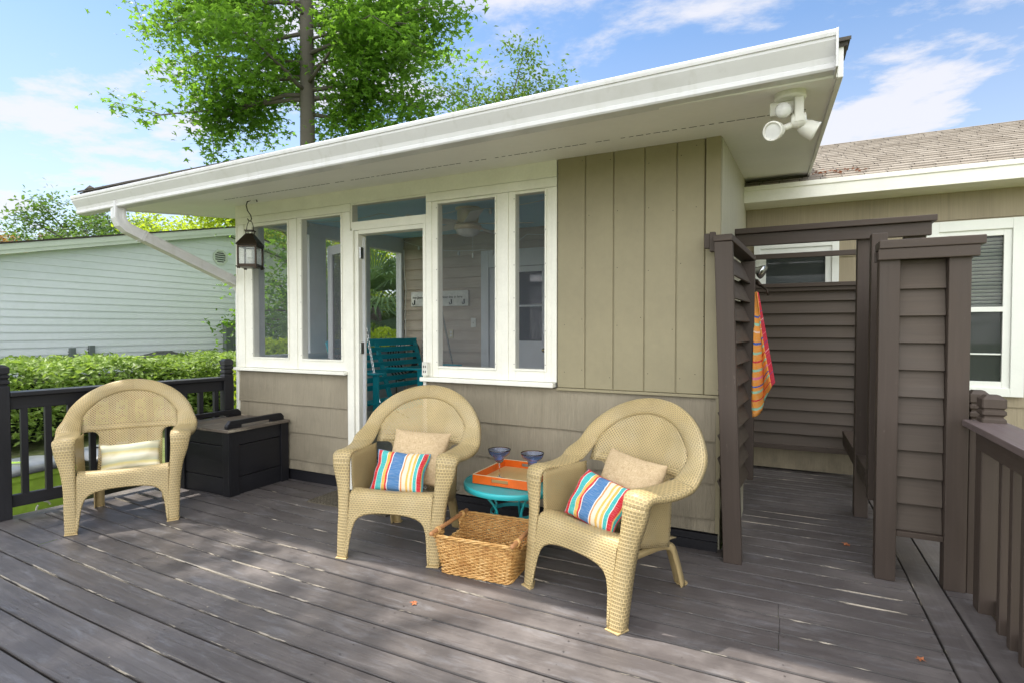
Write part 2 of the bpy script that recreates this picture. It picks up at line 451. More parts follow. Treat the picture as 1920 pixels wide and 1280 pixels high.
# shingles
def mk_shingle(name, c1, c2):
    m = NT(name, .9, .2)
    br = m.n('ShaderNodeTexBrick'); m.l(m.uv((1,1,1)), br.inputs['Vector'])
    br.offset = .5; br.inputs['Scale'].default_value = 1; br.inputs['Brick Width'].default_value = .16; br.inputs['Row Height'].default_value = .5
    br.inputs['Mortar Size'].default_value = .004
    br.inputs['Color1'].default_value = c1; br.inputs['Color2'].default_value = c2; br.inputs['Mortar'].default_value = (.04, .035, .03, 1)
    n = m.noise(m.uv((1,1,1), src='Object'), 120, 2); n2 = m.noise(m.uv((5, 9, 1)), 1.2, 4)
    colr = m.mix(m.rng(n, .3, .7, 0, .45), br.outputs['Color'], (.10, .085, .07, 1))
    colr = m.mix(m.rng(n2, .45, .7, 0, .6), colr, c2)
    m.col(colr); m.bump(n, .5, .003); return m.m
M['shingle'] = mk_shingle('weathered_shingle', (.22, .19, .155, 1), (.34, .305, .26, 1))
M['shingle2'] = mk_shingle('grey_shingle', (.075, .07, .065, 1), (.12, .11, .10, 1))

# ground
m = NT('lawn', .95, .1)
v = m.uv((1,1,1), src='Object'); n1 = m.noise(v, .5, 4); n2 = m.noise(v, 9, 5, .7)
m.col(m.ramp(m.math('ADD', m.math('MULTIPLY', n1, .4), m.math('MULTIPLY', n2, .6)), [(.35, (.06, .09, .02, 1)), (.5, (.14, .17, .06, 1)), (.62, (.22, .22, .12, 1)), (.7, (.30, .20, .10, 1))])); m.bump(n2, .8, .05)
M['lawn'] = m.m

# ------------------------------------------------------------------ world, sun, camera
SUN_EL = 64.0
w = bpy.data.worlds.new('World'); scene.world = w; w.use_nodes = True
nt = w.node_tree; bg = nt.nodes['Background']
sky = nt.nodes.new('ShaderNodeTexSky'); sky.sky_type = 'NISHITA'; sky.sun_disc = False
sky.sun_elevation = radians(SUN_EL); sky.sun_rotation = radians(-90); sky.altitude = 0; sky.air_density = 1.0; sky.dust_density = .3; sky.ozone_density = 2.0
tc = nt.nodes.new('ShaderNodeTexCoord')
sp = nt.nodes.new('ShaderNodeSeparateXYZ'); nt.links.new(tc.outputs['Generated'], sp.inputs[0])
def wmath(op, a, b=0, c=None):
    nd = nt.nodes.new('ShaderNodeMath'); nd.operation = op
    for i, q in enumerate((a, b) if c is None else (a, b, c)):
        if isinstance(q, bpy.types.NodeSocket): nt.links.new(q, nd.inputs[i])
        else: nd.inputs[i].default_value = q
    return nd.outputs[0]
zz = wmath('ADD', wmath('MAXIMUM', sp.outputs['Z'], 0.0), .12)
cx = wmath('DIVIDE', sp.outputs['X'], zz); cy = wmath('DIVIDE', sp.outputs['Y'], zz)
cb = nt.nodes.new('ShaderNodeCombineXYZ'); nt.links.new(cx, cb.inputs[0]); nt.links.new(cy, cb.inputs[1])
def wnoise(scale, detail, off, rough=.6, dist=0., stretch=(1, 1, 1)):
    mp = nt.nodes.new('ShaderNodeMapping'); nt.links.new(cb.outputs[0], mp.inputs[0]); mp.inputs['Location'].default_value = off; mp.inputs['Scale'].default_value = stretch
    mp.inputs['Rotation'].default_value = (0, 0, radians(-25))
    n = nt.nodes.new('ShaderNodeTexNoise'); nt.links.new(mp.outputs[0], n.inputs['Vector'])
    n.inputs['Scale'].default_value = scale; n.inputs['Detail'].default_value = detail; n.inputs['Roughness'].default_value = rough; n.inputs['Distortion'].default_value = dist
    return n.outputs['Fac']
CLOUD_OFF = (3.1, 1.7, 0)
nA = wnoise(1.25, 9, CLOUD_OFF, .62, .15, (1.0, 1.25, 1)); nB = wnoise(.45, 3, (7, 2, 0))
den = wmath('ADD', wmath('MULTIPLY', nA, .7), wmath('MULTIPLY', nB, .3))
mr = nt.nodes.new('ShaderNodeMapRange'); nt.links.new(den, mr.inputs['Value']); mr.interpolation_type = 'SMOOTHSTEP'
mr.inputs['From Min'].default_value = .475; mr.inputs['From Max'].default_value = .565
# thin veil towards the horizon
hz = nt.nodes.new('ShaderNodeMapRange'); nt.links.new(sp.outputs['Z'], hz.inputs['Value'])
hz.inputs['From Min'].default_value = .45; hz.inputs['From Max'].default_value = .02; hz.inputs['To Min'].default_value = .0; hz.inputs['To Max'].default_value = .62
mask = wmath('MAXIMUM', wmath('MULTIPLY', mr.outputs['Result'], .88), hz.outputs['Result'])
mixn = nt.nodes.new('ShaderNodeMix'); mixn.data_type = 'RGBA'
nt.links.new(mask, mixn.inputs['Factor']); nt.links.new(sky.outputs['Color'], mixn.inputs['A'])
# unseen bright cloud bank, added behind the camera and overhead as fill light
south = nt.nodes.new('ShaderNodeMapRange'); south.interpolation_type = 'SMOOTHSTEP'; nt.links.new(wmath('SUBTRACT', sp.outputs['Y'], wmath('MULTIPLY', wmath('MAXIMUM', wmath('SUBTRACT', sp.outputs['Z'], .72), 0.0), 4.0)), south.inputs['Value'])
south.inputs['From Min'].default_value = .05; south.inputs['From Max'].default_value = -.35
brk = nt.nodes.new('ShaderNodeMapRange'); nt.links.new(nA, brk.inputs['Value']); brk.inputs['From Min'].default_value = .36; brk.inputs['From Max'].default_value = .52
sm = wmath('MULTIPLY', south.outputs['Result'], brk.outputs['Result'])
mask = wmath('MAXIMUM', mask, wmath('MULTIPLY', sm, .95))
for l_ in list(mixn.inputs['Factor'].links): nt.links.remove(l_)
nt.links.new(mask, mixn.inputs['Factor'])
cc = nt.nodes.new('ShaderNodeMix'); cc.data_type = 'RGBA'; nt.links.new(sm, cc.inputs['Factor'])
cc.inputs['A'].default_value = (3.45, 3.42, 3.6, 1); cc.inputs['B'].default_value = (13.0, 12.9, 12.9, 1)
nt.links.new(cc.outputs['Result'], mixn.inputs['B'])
tint = nt.nodes.new('ShaderNodeMix'); tint.data_type = 'RGBA'; tint.blend_type = 'MULTIPLY'; tint.inputs['Factor'].default_value = 1
nt.links.new(sky.outputs['Color'], tint.inputs['A']); tint.inputs['B'].default_value = (.74, .78, .80, 1); nt.links.new(tint.outputs['Result'], mixn.inputs['A'])
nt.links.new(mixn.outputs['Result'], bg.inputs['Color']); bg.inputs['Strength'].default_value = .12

sd = bpy.data.lights.new('sun', 'SUN'); sd.energy = 2.8; sd.angle = radians(.9); sd.color = (1, .93, .83)
so = bpy.data.objects.new('sun', sd); COL.objects.link(so)
el = radians(SUN_EL)
dirv = Vector((cos(el), -.03, -sin(el)))
so.rotation_euler = dirv.to_track_quat('-Z', 'Y').to_euler(); so.location = (-8, 0, 12)

cam = bpy.data.cameras.new('camera'); co = bpy.data.objects.new('camera', cam); COL.objects.link(co)
cam.sensor_width = 36; cam.lens = 1030/1920*36; cam.clip_end = 500; cam.clip_start = .02
co.location = (0, 0, 1.30); co.rotation_euler = (radians(90-1.33), 0, radians(26.2))
scene.camera = co
vs = scene.view_settings
vs.view_transform = 'Standard'; vs.look = 'None'; vs.exposure = 1.22; vs.gamma = 1
scene.render.engine = 'CYCLES'
scene.cycles.max_bounces = 10; scene.cycles.diffuse_bounces = 5; scene.cycles.transparent_max_bounces = 16; scene.cycles.transmission_bounces = 8

GZ = -.60   # ground level below the deck
# ------------------------------------------------------------------ ground
g = MB(); g.box(-160, 160, -80, 240, GZ-.5, GZ); struct(g.build('ground', M['lawn']), 'lawn and bare ground around the deck')

# ------------------------------------------------------------------ deck
def deck():
    d = MB(); edge = []
    def warp(x): return .009*(x+1.0)**2*(1 if x < -1 else 0)
    def board(x0, x1, y0, y1, z1=0.0, along='x', t=.03):
        n = max(1, int((x1-x0)/.35)) if along == 'x' else max(1, int((y1-y0)/.35))
        ou = R.uniform(0, 60); ov = R.uniform(0, 60); wr = [R.uniform(0, 1) for _ in range(2)]
        e = .0045; zj = z1 + R.uniform(-.0012, .0012)
        for i in range(n):
            if along == 'x':
                a, b_ = lerp(x0, x1, i/n), lerp(x0, x1, (i+1)/n)
                secs = [(y0, zj-.005, 1), (y0+.0028, zj, 1), (y0+.0065, zj, 0), (y1-.0065, zj, 0), (y1-.0028, zj, 1), (y1, zj-.005, 1)]
                P = lambda q, s_: (q, s_[0]+warp(q), s_[1])
            else:
                a, b_ = lerp(y0, y1, i/n), lerp(y0, y1, (i+1)/n)
                secs = [(x0, zj-.005, 1), (x0+.0028, zj, 1), (x0+.0065, zj, 0), (x1-.0065, zj, 0), (x1-.0028, zj, 1), (x1, zj-.005, 1)]
                P = lambda q, s_: (s_[0], q, s_[1])
            bb = len(d.v)
            for q in (a, b_):
                d.v.append(P(q, (secs[0][0], zj-t)))
                for s_ in secs: d.v.append(P(q, s_))
                d.v.append(P(q, (secs[-1][0], zj-t)))
                edge.extend([1]+[s_[2]*(wr[0] if k < 3 else wr[1])**.3 for k, s_ in enumerate(secs)]+[1])
            for k in range(7):
                q = (bb+k, bb+8+k, bb+9+k, bb+k+1)
                if along != 'x': q = q[::-1]
                vv = [0, .03, .033, .04, .125, .132, .135, .165]
                uu = {0: (ou+a, ov+vv[k]), 8: (ou+b_, ov+vv[k]), 9: (ou+b_, ov+vv[k+1]), 1: (ou+a, ov+vv[k+1])}
                key = [0, 8, 9, 1] if along == 'x' else [1, 9, 8, 0]
                d.face(q, [uu[kk] for kk in key])
            if i == 0 or i == n-1:
                o = bb if i == 0 else bb+8
                d.face([o+k for k in range(8)] if i == 0 else [o+k for k in range(8)][::-1])
    pitch = .1415; gap = .0085; y = 1.602 - 20*pitch
    k = 0
    joints = {1.31: [-4.3], }
    while y < 3.38:
        xl = -4.78 + .17*max(0, (y+.1-1.7))/1.1 + (.0 if y > 1.6 else -.25*0)
        xl = lerp(-4.69, -4.50, max(0, min(1, (y-1.7)/1.5)))
        if y < 1.7: xl = -4.69 - (1.7-y)*.12
        js = []
        if 2.38 < y < 2.85: js = [0.0 + R.uniform(-.004, .004)]
        elif y > .6: js = [[-4.02, -4.28, -3.72, -3.95][k % 4] + R.uniform(-.05, .05)] if k % 1 == 0 and y < 2.4 else []
        else: js = [R.uniform(-4, 0)]
        xs = [xl]+js+[.597]
        for a, b_ in zip(xs, xs[1:]): board(a+.001, b_-.001, y, y+pitch-gap)
        y += pitch; k += 1
    ylast = y
    # shower floor boards
    while y < 5.72:
        board(-.312, .597, y, min(y+pitch-gap, 5.73)); y += pitch
    # border boards along the right edge
    board(.603, .731, -1.3, 5.7, along='y'); board(.737, .868, -1.3, 3.31, along='y'); board(.737, .868, 3.315, 5.7, along='y')
    # edge board along the left railing (slightly turned)
    b0 = len(d.v)
    def eb(p, q, w):
        d.bar((p[0], p[1], -.016), (q[0], q[1], -.016), w, .03); 
        while len(edge) < len(d.v): edge.append(.3)
    eb((-4.80, .3), (-4.765, 1.70), .125); eb((-4.765, 1.705), (-4.575, 3.38), .125)
    # screw heads over every joist
    yy_ = 1.602 - 12*pitch
    while yy_ < 5.6:
        for jx in (-4.0, -3.2, -2.4, -1.6, -.8, .0, .56):
            if yy_ > 3.36 and jx < -.2: continue
            for off in (.03, .105):
                if R.random() < .15: continue
                x = jx+.02+R.gauss(0, .008); y_ = yy_+off+warp(x)+R.gauss(0, .003); b_ = len(d.v); r_ = .0042
                for q in range(6): d.v.append((x+r_*cos(q*pi/3), y_+r_*sin(q*pi/3), .0022))
                d.face(range(b_, b_+6), [(R.uniform(0, 9), 1)]*6)
                while len(edge) < len(d.v): edge.append(.9)
        yy_ += pitch
    # joists / rim below
    for jy in (-1.2, 0, 1.2, 2.4, 3.36): d.box(-4.8, .86, jy, jy+.04, -.2, -.036)
    for jx in (-4.8, -4.0, -3.2, -2.4, -1.6, -.8, .0, .83): d.box(jx, jx+.04, -1.15, 3.35, -.2, -.036)
    d.box(-4.86, -4.82, -1.2, 3.3, -.25, -.03); d.box(.872, .90, -1.3, 5.6, -.25, -.034)
    while len(edge) < len(d.v): edge.append(0)
    o = d.build('deck', M['deck'])
    at = o.data.attributes.new('edge', 'FLOAT', 'POINT'); at.data.foreach_set('value', edge)
    struct(o, 'grey-brown weathered plank deck floor', 'deck')
deck()

# ------------------------------------------------------------------ house
house = thing('house', 'taupe cottage with screened porch, white gutter eave and shingled roof', 'house', (-2.4, 3.41, 0))
YW = 3.4145; SL = .12
def zs(y): return 2.41 + SL*(y-YW)     # soffit underside

def shake_wall(x0, x1, courses, mat, y=YW, name='shake_siding'):
    d = MB()
    for i, (zb, zt) in enumerate(courses):
        n = max(2, int((x1-x0)/.04)); b = len(d.v); ou = R.uniform(0, 20)
        for k in range(n+1):
            x = lerp(x0, x1, k/n)
            wv_ = .006*noise.noise(Vector((x*3.1, i*7.3, 0))) + .003*noise.noise(Vector((x*14, i*3.3, 5)))
            if i == 0: wv_ *= .2
            d.v += [(x, y-.001, zb+wv_), (x, y-.0165, zb+wv_), (x, y-.003, zt)]
        for k in range(n):
            a = b+3*k
            ua, ub = ou+k*.04, ou+(k+1)*.04
            d.face((a, a+3, a+4, a+1), [(ua, 0), (ub, 0), (ub, .01), (ua, .01)])
            d.face((a+1, a+4, a+5, a+2), [(ua, zb), (ub, zb), (ub, zt), (ua, zt)])
    return d.build(name, mat, house, smooth=False)
courses = [(.095, .185), (.178, .42), (.412, .66), (.650, .92)]
shake_wall(-4.46, -3.155, courses, M['shake'])
courses2 = [(.10, .185), (.178, .40), (.392, .645), (.637, .905)]
shake_wall(-2.41, -.345, courses2, M['shake'])
d = MB(); d.box(-.343, -.318, YW-.022, YW+.01, .10, .903); d.build('lower_corner_trim', M['board'], house, bevel=.002)
# wall cores
d = MB()
d.box(-4.46, -3.16, YW, YW+.09, .0, .93); d.box(-2.40, -.335, YW, YW+.09, .0, .91); d.box(-1.34, -.335, YW+.004, YW+.09, .912, 2.45)
d.build('wall_core', M['dark'], house)
d = MB(); d.box(-4.44, -3.16, YW-.006, YW-.001, .0, .092); d.box(-2.41, -.33, YW-.03, YW-.0015, .0, .092); d.box(-2.41, -.33, YW-.045, YW-.031, .0, .055)
d.build('skirt_board', M['darkwood'], house)
# vertical board panel
d = MB()
xs = [-1.338, -1.144, -.958, -.764, -.573, -.412]
for a, b_ in zip(xs, xs[1:]): d.box(a+.004, b_-.004, YW-.020, YW+.003, .915, 2.44, grain=2)
d.box(-1.338, -.412, YW-.012, YW+.0035, .913, 2.44, grain=2)
d.build('board_siding', M['board'], house, bevel=.003)
for a in xs[1:-1]+[-1.31, -.44]:
    for q in range(5):
        d = MB(); d.lathe([(0, -.0205), (.0028, -.0205), (.0028, -.0198)], (a+R.choice([-.022, .024]), YW-.0006, 1.02+q*.33+R.gauss(0, .02)), 6, (Vector((1,0,0)), Vector((0,0,1)), Vector((0,1,0)))); d.build('nail_head', M['bronze'], house)
d = MB(); d.box(-.408, -.326, YW-.030, YW+.002, .915, 2.44, grain=2); d.build('corner_board', M['board'], house, bevel=.003)
d = MB(); d.box(-1.338, -.328, YW-.026, YW-.0005, .895, .912); d.build('drip_trim', M['board'], house, bevel=.002)
# side wall (towards the shower)
d = MB()
y = YW+.005
while y < 5.75:
    y2 = min(y+.19, 5.75); d.prism([(-.334, y+.003, 0), (-.334, y2-.003, 0), (-.334, y2-.003, zs(y2)+.03), (-.334, y+.003, zs(y)+.03)], (.012, 0, 0)); y = y2
d.build('side_siding', M['sideboard'], house)
d = MB(); d.prism([(-.42, YW+.09, 0), (-.42, 5.75, 0), (-.42, 5.75, 2.7), (-.42, YW+.09, 2.45)], (.085, 0, 0)); d.build('side_wall_core', M['iwhite'], house)
d = MB(); d.box(-.268, -.240, 3.345, 4.25, 0, .26); d.build('base_flashing', M['sideboard'], house, bevel=.003)

# front white framing : members between openings (x0,x1,z0,z1)
d = MB()
def wb(x0, x1, z0, z1, dy=0, grain=None): d.box(x0, x1, YW-.018+dy, YW+.075, z0, z1, grain)
wb(-4.46, -4.37, .957, 2.235); wb(-3.775, -3.715, .957, 2.235); wb(-3.165, -3.118, .94, 2.235, -.003)
wb(-2.385, -2.335, .945, 2.235); wb(-1.752, -1.702, .945, 2.235); wb(-1.378, -1.342, .945, 2.235)
d.box(-4.46, -1.342, YW-.021, YW+.075, 2.30, 2.44)                 # header
d.box(-4.46, -3.118, YW-.0185, YW+.072, 2.237, 2.299); d.box(-2.385, -1.342, YW-.0185, YW+.072, 2.237, 2.299)
d.build('porch_frame', M['trim'], house, bevel=.003)
def win(x0, x1, z0, z1, ox0, ox1, oz0, oz1, name='screen_window'):
    """x0..z1 screen opening ; ox.. outer edge of the frame"""
    f = MB(); ya = YW-.010; yb = YW+.05
    f.box(ox0, x0, ya, yb, oz0, oz1, 2); f.box(x1, ox1, ya, yb, oz0, oz1, 2)
    f.box(x0, x1, ya+.0015, yb, z1, oz1, 0); f.box(x0, x1, ya+.0015, yb, oz0, z0, 0)
    # thin stop bead
    t = .014
    f.box(x0-t, x0, ya-.008, ya, z0-t, z1+t, 2); f.box(x1, x1+t, ya-.008, ya, z0-t, z1+t, 2); f.box(x0, x1, ya-.007, ya, z1, z1+t, 0); f.box(x0, x1, ya-.007, ya, z0-t, z0, 0)
    w_ = f.build(name, M['trim'], house, bevel=.002)
    s_ = MB(); s_.box(x0, x1, ya+.006, ya+.007, z0, z1); s_.build('screen', M['screen'], w_)
    for q in range(6):
        for xx in (x0-t/2, x1+t/2):
            zq = lerp(z0+.03, z1-.03, q/5); ns = MB(); ns.lathe([(0, -.009), (.003, -.009), (.003, -.0075)], (xx, ya, zq), 6, (Vector((1,0,0)), Vector((0,0,1)), Vector((0,1,0))))
            ns.build('screw', M['bronze'], w_)
    return w_
win(-4.264, -3.827, 1.050, 2.205, -4.37, -3.775, .957, 2.236)
win(-3.660, -3.222, 1.046, 2.220, -3.715, -3.165, .957, 2.236)
win(-2.283, -1.806, 1.025, 2.215, -2.335, -1.752, .945, 2.236)
win(-1.648, -1.430, 1.028, 2.215, -1.702, -1.378, .945, 2.236)
# transom
f = MB(); f.box(-3.118, -3.108, YW-.01, YW+.05, 2.1, 2.30, 2); f.box(-2.390, -2.385, YW-.01, YW+.05, 2.1, 2.30, 2)
f.box(-3.108, -2.390, YW-.012, YW+.05, 2.083, 2.150, 0); f.box(-3.108, -2.390, YW-.011, YW+.05, 2.286, 2.2995, 0)
tr_ = f.build('transom', M['trim'], house, bevel=.002); s_ = MB(); s_.box(-3.108, -2.39, YW, YW+.001, 2.150, 2.286); s_.build('screen', M['screen'], tr_)
# sills
d = MB(); d.box(-4.476, -3.152, YW-.060, YW+.05, .928, .955, 0); d.build('window_sill', M['trim'], house, bevel=.004)
d = MB(); d.box(-2.418, -1.352, YW-.060, YW+.05, .912, .943, 0); d.build('window_sill', M['trim'], house, bevel=.004)
# door frame
d = MB(); d.box(-3.150, -3.085, YW-.024, YW+.09, 0, 2.082, 2); d.box(-3.083, -3.045, YW-.008, YW+.088, 0, 2.080, 2)
d.box(-2.414, -2.386, YW-.020, YW+.09, 0, 2.082, 2); d.box(-3.045, -2.414, YW-.006, YW+.088, 2.050, 2.0825, 0)
fr = d.build('door_frame', M['trim'], house, bevel=.003)
d = MB(); d.box(-3.045, -2.414, YW-.02, YW+.09, .0, .022, 0); d.build('threshold', M['chrome'], fr)
for hz_ in (1.86, 1.10, .32):
    h = MB(); h.box(-3.046, -3.037, YW+.015, YW+.045, hz_, hz_+.09); h.tube([(-3.040, YW+.01, hz_), (-3.040, YW+.01, hz_+.09)], .005, 8); h.build('hinge', M['chrome'], fr)
# open screen door leaf
hp = Vector((-3.040, YW+.05, 0)); ep = Vector((-3.66, YW+.30, 0)); dd = (ep-hp).normalized(); nn = Vector((-dd.y, dd.x, 0))
d = MB()
def leaf(a, b_, z0, z1, w=.028): 
    p = hp+dd*a; q = hp+dd*b_; d.obox(((p.x+q.x)/2, (p.y+q.y)/2, (z0+z1)/2), dd, nn, (0,0,1), (b_-a)/2, w/2, (z1-z0)/2)
L = (ep-hp).length
leaf(.0, .075, .03, 2.03); leaf(L-.075, L, .03, 2.03); leaf(.075, L-.075, 1.95, 2.029, .027); leaf(.075, L-.075, .031, .22, .027); leaf(.075, L-.075, .93, 1.02, .027)
dr = d.build('screen_door', M['iwhite'], house, bevel=.003)
d = MB(); leaf(.075, L-.075, .22, 1.95, .002); d.build('screen', M['screen2'], dr)
d = MB(); p = hp+dd*(L-.04); d.tube([p+nn*.014+Vector((0,0,1.03)), p+nn*.05+Vector((0,0,1.03)), p+nn*.055+Vector((0,0,1.03))+dd*-.06], .008, 8); d.build('handle', M['chrome'], dr)

# left porch wall
d = MB(); XL = -4.46
d.box(XL, XL+.09, 3.492, 5.74, .0, 1.02)
for a, b_ in ((3.492, 3.62), (4.17, 4.40), (4.93, 5.10), (5.69, 5.74)): d.box(XL, XL+.085, a, b_, 1.02, 2.27)
d.box(XL, XL+.09, 3.492, 5.74, 2.26, 2.62); d.box(XL-.02, XL+.12, 3.5, 5.735, 1.02, 1.05)
d.build('porch_side_wall', M['iwhite'], house, bevel=.003)
for a, b_ in ((3.62, 4.17), (4.40, 4.93), (5.10, 5.69)):
    s_ = MB(); s_.box(XL+.04, XL+.041, a, b_, 1.05, 2.26); s_.build('screen', M['screen'], house)
# outer corner post
d = MB(); d.box(-4.475, -4.455, YW-.022, YW+.10, .0, 2.44, 2); d.build('corner_post', M['trim'], house, bevel=.003)
# back (main) wall : lap siding inside porch and beside the shower
def lapwall(x0, x1, z0, z1, y, pitch, mat, name, holes=(), th=.016):
    d = MB(); z = z0
    def piece(a, b_, za, zb, zt, z):
        ta = lerp(th, .003, (za-z)/pitch); tb = lerp(th, .003, (zb-z)/pitch)
        d.prism([(a, y, za), (a, y-ta, za), (a, y-tb, zb), (a, y, zb)], (b_-a, 0, 0))
        ou = R.uniform(0, 9); d.uv[-6:] = [None, None]+[[(ou, q*.05), (ou, q*.05+.1), (ou+b_-a, q*.05+.1), (ou+b_-a, q*.05)] for q in range(4)]
    while z < z1-.01:
        zt = min(z+pitch, z1); segs = [(x0, x1)]
        for hx0, hx1, hz0, hz1 in holes:
            if zt > hz0 and z < hz1:
                ns = []
                for a, b_ in segs:
                    if hx1 <= a or hx0 >= b_: ns.append((a, b_)); continue
                    if a < hx0: ns.append((a, hx0))
                    if b_ > hx1: ns.append((hx1, b_))
                    if z < hz0: piece(max(a, hx0), min(b_, hx1), z, hz0, zt, z)
                    if zt > hz1: piece(max(a, hx0), min(b_, hx1), hz1, zt, zt, z)
                segs = ns
        for a, b_ in segs: piece(a, b_, z, zt, zt, z)
        z = zt
    return d.build(name, mat, house)
YB = 5.75
lapwall(-4.37, -.42, .0, 2.52, YB, .128, M['lap'], 'porch_back_wall', [(-3.23, -2.27, 0, 2.22)], th=.026)
lapwall(-.32, 5.0, GZ+.25, 2.50, YB, .255, M['mainside'], 'main_wall', [(-.25, .45, 1.3, 2.10), (1.10, 1.71, .79, 2.17)])
boxes('main_wall_core', M['dark'], house, [(-4.46, 1.15, YB+.001, YB+.12, GZ, 2.56), (1.66, 5.0, YB+.001, YB+.12, GZ, 2.56), (1.151, 1.659, YB+.001, YB+.12, GZ, .82), (1.151, 1.659, YB+.001, YB+.12, 2.12, 2.56)])
d = MB(); d.box(-.32, 5.0, YB-.004, YB+.0005, GZ, GZ+.25); d.build('foundation', M['mainside'], house)
# porch floor & ceiling
d = MB()
y = 3.50
while y < 5.74: d.box(-4.37, -.42, y, min(y+.09, 5.745)-.003, -.02, .004, 0); y += .09
d.build('porch_floor', mat_wood('porch_floor_wood', (.13, .115, .07), .45, .2), house)
d = MB()
def cz(y): return 2.352 + .045*(y-3.49)
y = 3.49
while y < 5.745:
    y2 = min(y+.14, 5.745); d.prism([(-4.37, y, cz(y)), (-4.37, y2-.003, cz(y2)), (-4.37, y2-.003, cz(y2)+.02), (-4.37, y, cz(y)+.02)], (3.95, 0, 0)); y = y2
d.build('porch_ceiling', M['haint'], house)
# interior doorway
d = MB(); d.box(-3.225, -3.125, YB-.035, YB+.02, 0, 2.217, 2); d.box(-2.36, -2.27, YB-.035, YB+.02, 0, 2.217, 2); d.box(-3.125, -2.36, YB-.034, YB+.02, 2.02, 2.216, 0)
df = d.build('inner_door_frame', M['iwhite'], house, bevel=.003)
d = MB()
for a, b_, z0, z1 in ((-3.12, -2.965, .01, 2.015), (-2.445, -2.365, .01, 2.015), (-2.965, -2.445, 1.95, 2.015), (-2.965, -2.445, .01, .30), (-2.965, -2.445, .90, 1.16)): d.box(a, b_, YB-.012, YB+.02, z0, z1)
d.box(-2.965, -2.445, YB-.003, YB+.02, .30, .90); d.box(-2.93, -2.48, YB-.008, YB, .34, .86)
d.box(-2.775, -2.755, YB-.010, YB+.02, 1.16, 1.95); d.box(-2.965, -2.445, YB-.009, YB+.02, 1.55, 1.57)
idr = d.build('inner_door', M['iwhite'], house, bevel=.002)
d = MB(); d.box(-2.965, -2.445, YB-.001, YB+.0005, 1.16, 1.95); d.build('door_glass', M['wglass'], idr)
d = MB(); d.lathe([(0, -.06), (.022, -.055), (.027, -.04), (.02, -.025), (.01, -.02), (.01, 0)], (-2.405, YB-.012, 1.06), 14, (Vector((1,0,0)), Vector((0,0,1)), Vector((0,1,0)))); d.build('door_knob', mat_plain('brass', (.6, .42, .15), .25, 1), idr, smooth=True)
d = MB(); d.tube([(-2.405, YB-.012, 1.22), (-2.405, YB-.05, 1.24), (-2.405, YB-.05, 1.34), (-2.405, YB-.012, 1.36)], .008, 8); d.build('pull_handle', M['chrome'], idr)

# --- small shower window and big window in the main wall
def hwin(x0, x1, z0, z1, tw, sash, name, blinds=False, midz=None):
    f = MB(); y = YB-.016
    f.box(x0, x0+tw, y-.03, y+.02, z0, z1, 2); f.box(x1-tw, x1, y-.03, y+.02, z0, z1, 2)
    f.box(x0+tw, x1-tw, y-.0295, y+.02, z1-tw, z1, 0); f.box(x0+tw, x1-tw, y-.0295, y+.02, z0, z0+tw*.8, 0)
    w_ = f.build(name, M['wtrim'], house, bevel=.003)
    a, b_, c, e = x0+tw, x1-tw, z0+tw*.8, z1-tw
    s_ = MB()
    s_.box(a, a+sash, y-.012, y+.012, c, e, 2); s_.box(b_-sash, b_, y-.012, y+.012, c, e, 2)
    s_.box(a+sash, b_-sash, y-.0115, y+.012, e-sash, e, 0); s_.box(a+sash, b_-sash, y-.0115, y+.012, c, c+sash, 0)
    if midz: s_.box(a+sash, b_-sash, y-.0145, y+.012, midz-.02, midz+.02, 0); s_.box(a+sash, b_-sash, y-.004, y+.012, lerp(c, midz, .42), lerp(c, midz, .42)+.012, 0)
    s_.build('sash', M['wtrim'], w_, bevel=.002)
    gl = MB(); gl.box(a, b_, y+.0125, y+.014, c, e); gl.build('glass', M['wpane'], w_)
    if blinds:
        bb = MB(); z = midz+.03
        while z < e-sash: bb.obox(((a+b_)/2, y+.037, z), (1,0,0), (0, .8, -.6), (0, .6, .8), (b_-a)/2-.03, .014, .001); z += .030
        bb.build('blind', M['blind'], w_)
        cu = MB(); cu.grid(lambda u, v: (a+.02+u*.17*(1-.5*(v-.3)**2), y+.05+.01*sin(u*14), c+.02+v*.26+.04*u*v), 14, 8); cu.build('curtain', mat_plain('pale_curtain', (.5, .62, .5), .9), w_)
    bk = MB(); bk.box(a, b_, y+.145, y+.15, c, e); bk.build('room_dark', M['dark'], w_)
    return w_
M['wtrim'] = mat_paint('window_white', (.80, .82, .76), .4, .05, .1)
M['blind'] = mat_plain('blind_slats', (.80, .84, .78), .5)
m = NT('window_pane', .03, .6); m.col((.10, .12, .11, 1)); m.b.inputs['Alpha'].default_value = .22; M['wpane'] = m.m
hwin(1.08, 1.727, .755, 2.185, .085, .05, 'big_window', True, 1.455)
hwin(-.25, .448, 1.35, 2.10, .055, .05, 'shower_window')

# --- soffit, roof, gutter
XL0, XR0 = -5.22, .185; YF = 2.576
d = MB()
d.prism([(XL0, YF, zs(YF)), (XL0, YF, zs(YF)+.10), (XL0, 6.25, zs(6.25)+.10), (XL0, 6.25, zs(6.25))], (XR0-XL0, 0, 0))
d.build('soffit', M['soffit'], house)
d = MB()   # vent slots
x = -4.15
while x < .10:
    if R.random() > .08:
        d.obox((x, 3.06, zs(3.06)-.0012), (1,0,0), (0,1,SL), (0,-SL,1), R.choice([.012, .018, .02]), .0022, .0008)
    x += .047
d.build('soffit_vent_slots', M['dark'], house)
for xa, xb in ((XL0-.022, XL0-.001), (XR0+.001, XR0+.022)):
    d = MB()
    d.prism([(xa, YF-.02, zs(YF)-.012), (xa, 6.1, zs(6.1)-.012), (xa, 6.1, zs(6.1)+.115), (xa, YF-.02, zs(YF)+.115)], (xb-xa, 0, 0))
    d.build('rake_board', M['soffit'], house, bevel=.003)
d = MB()   # fascia behind the gutter
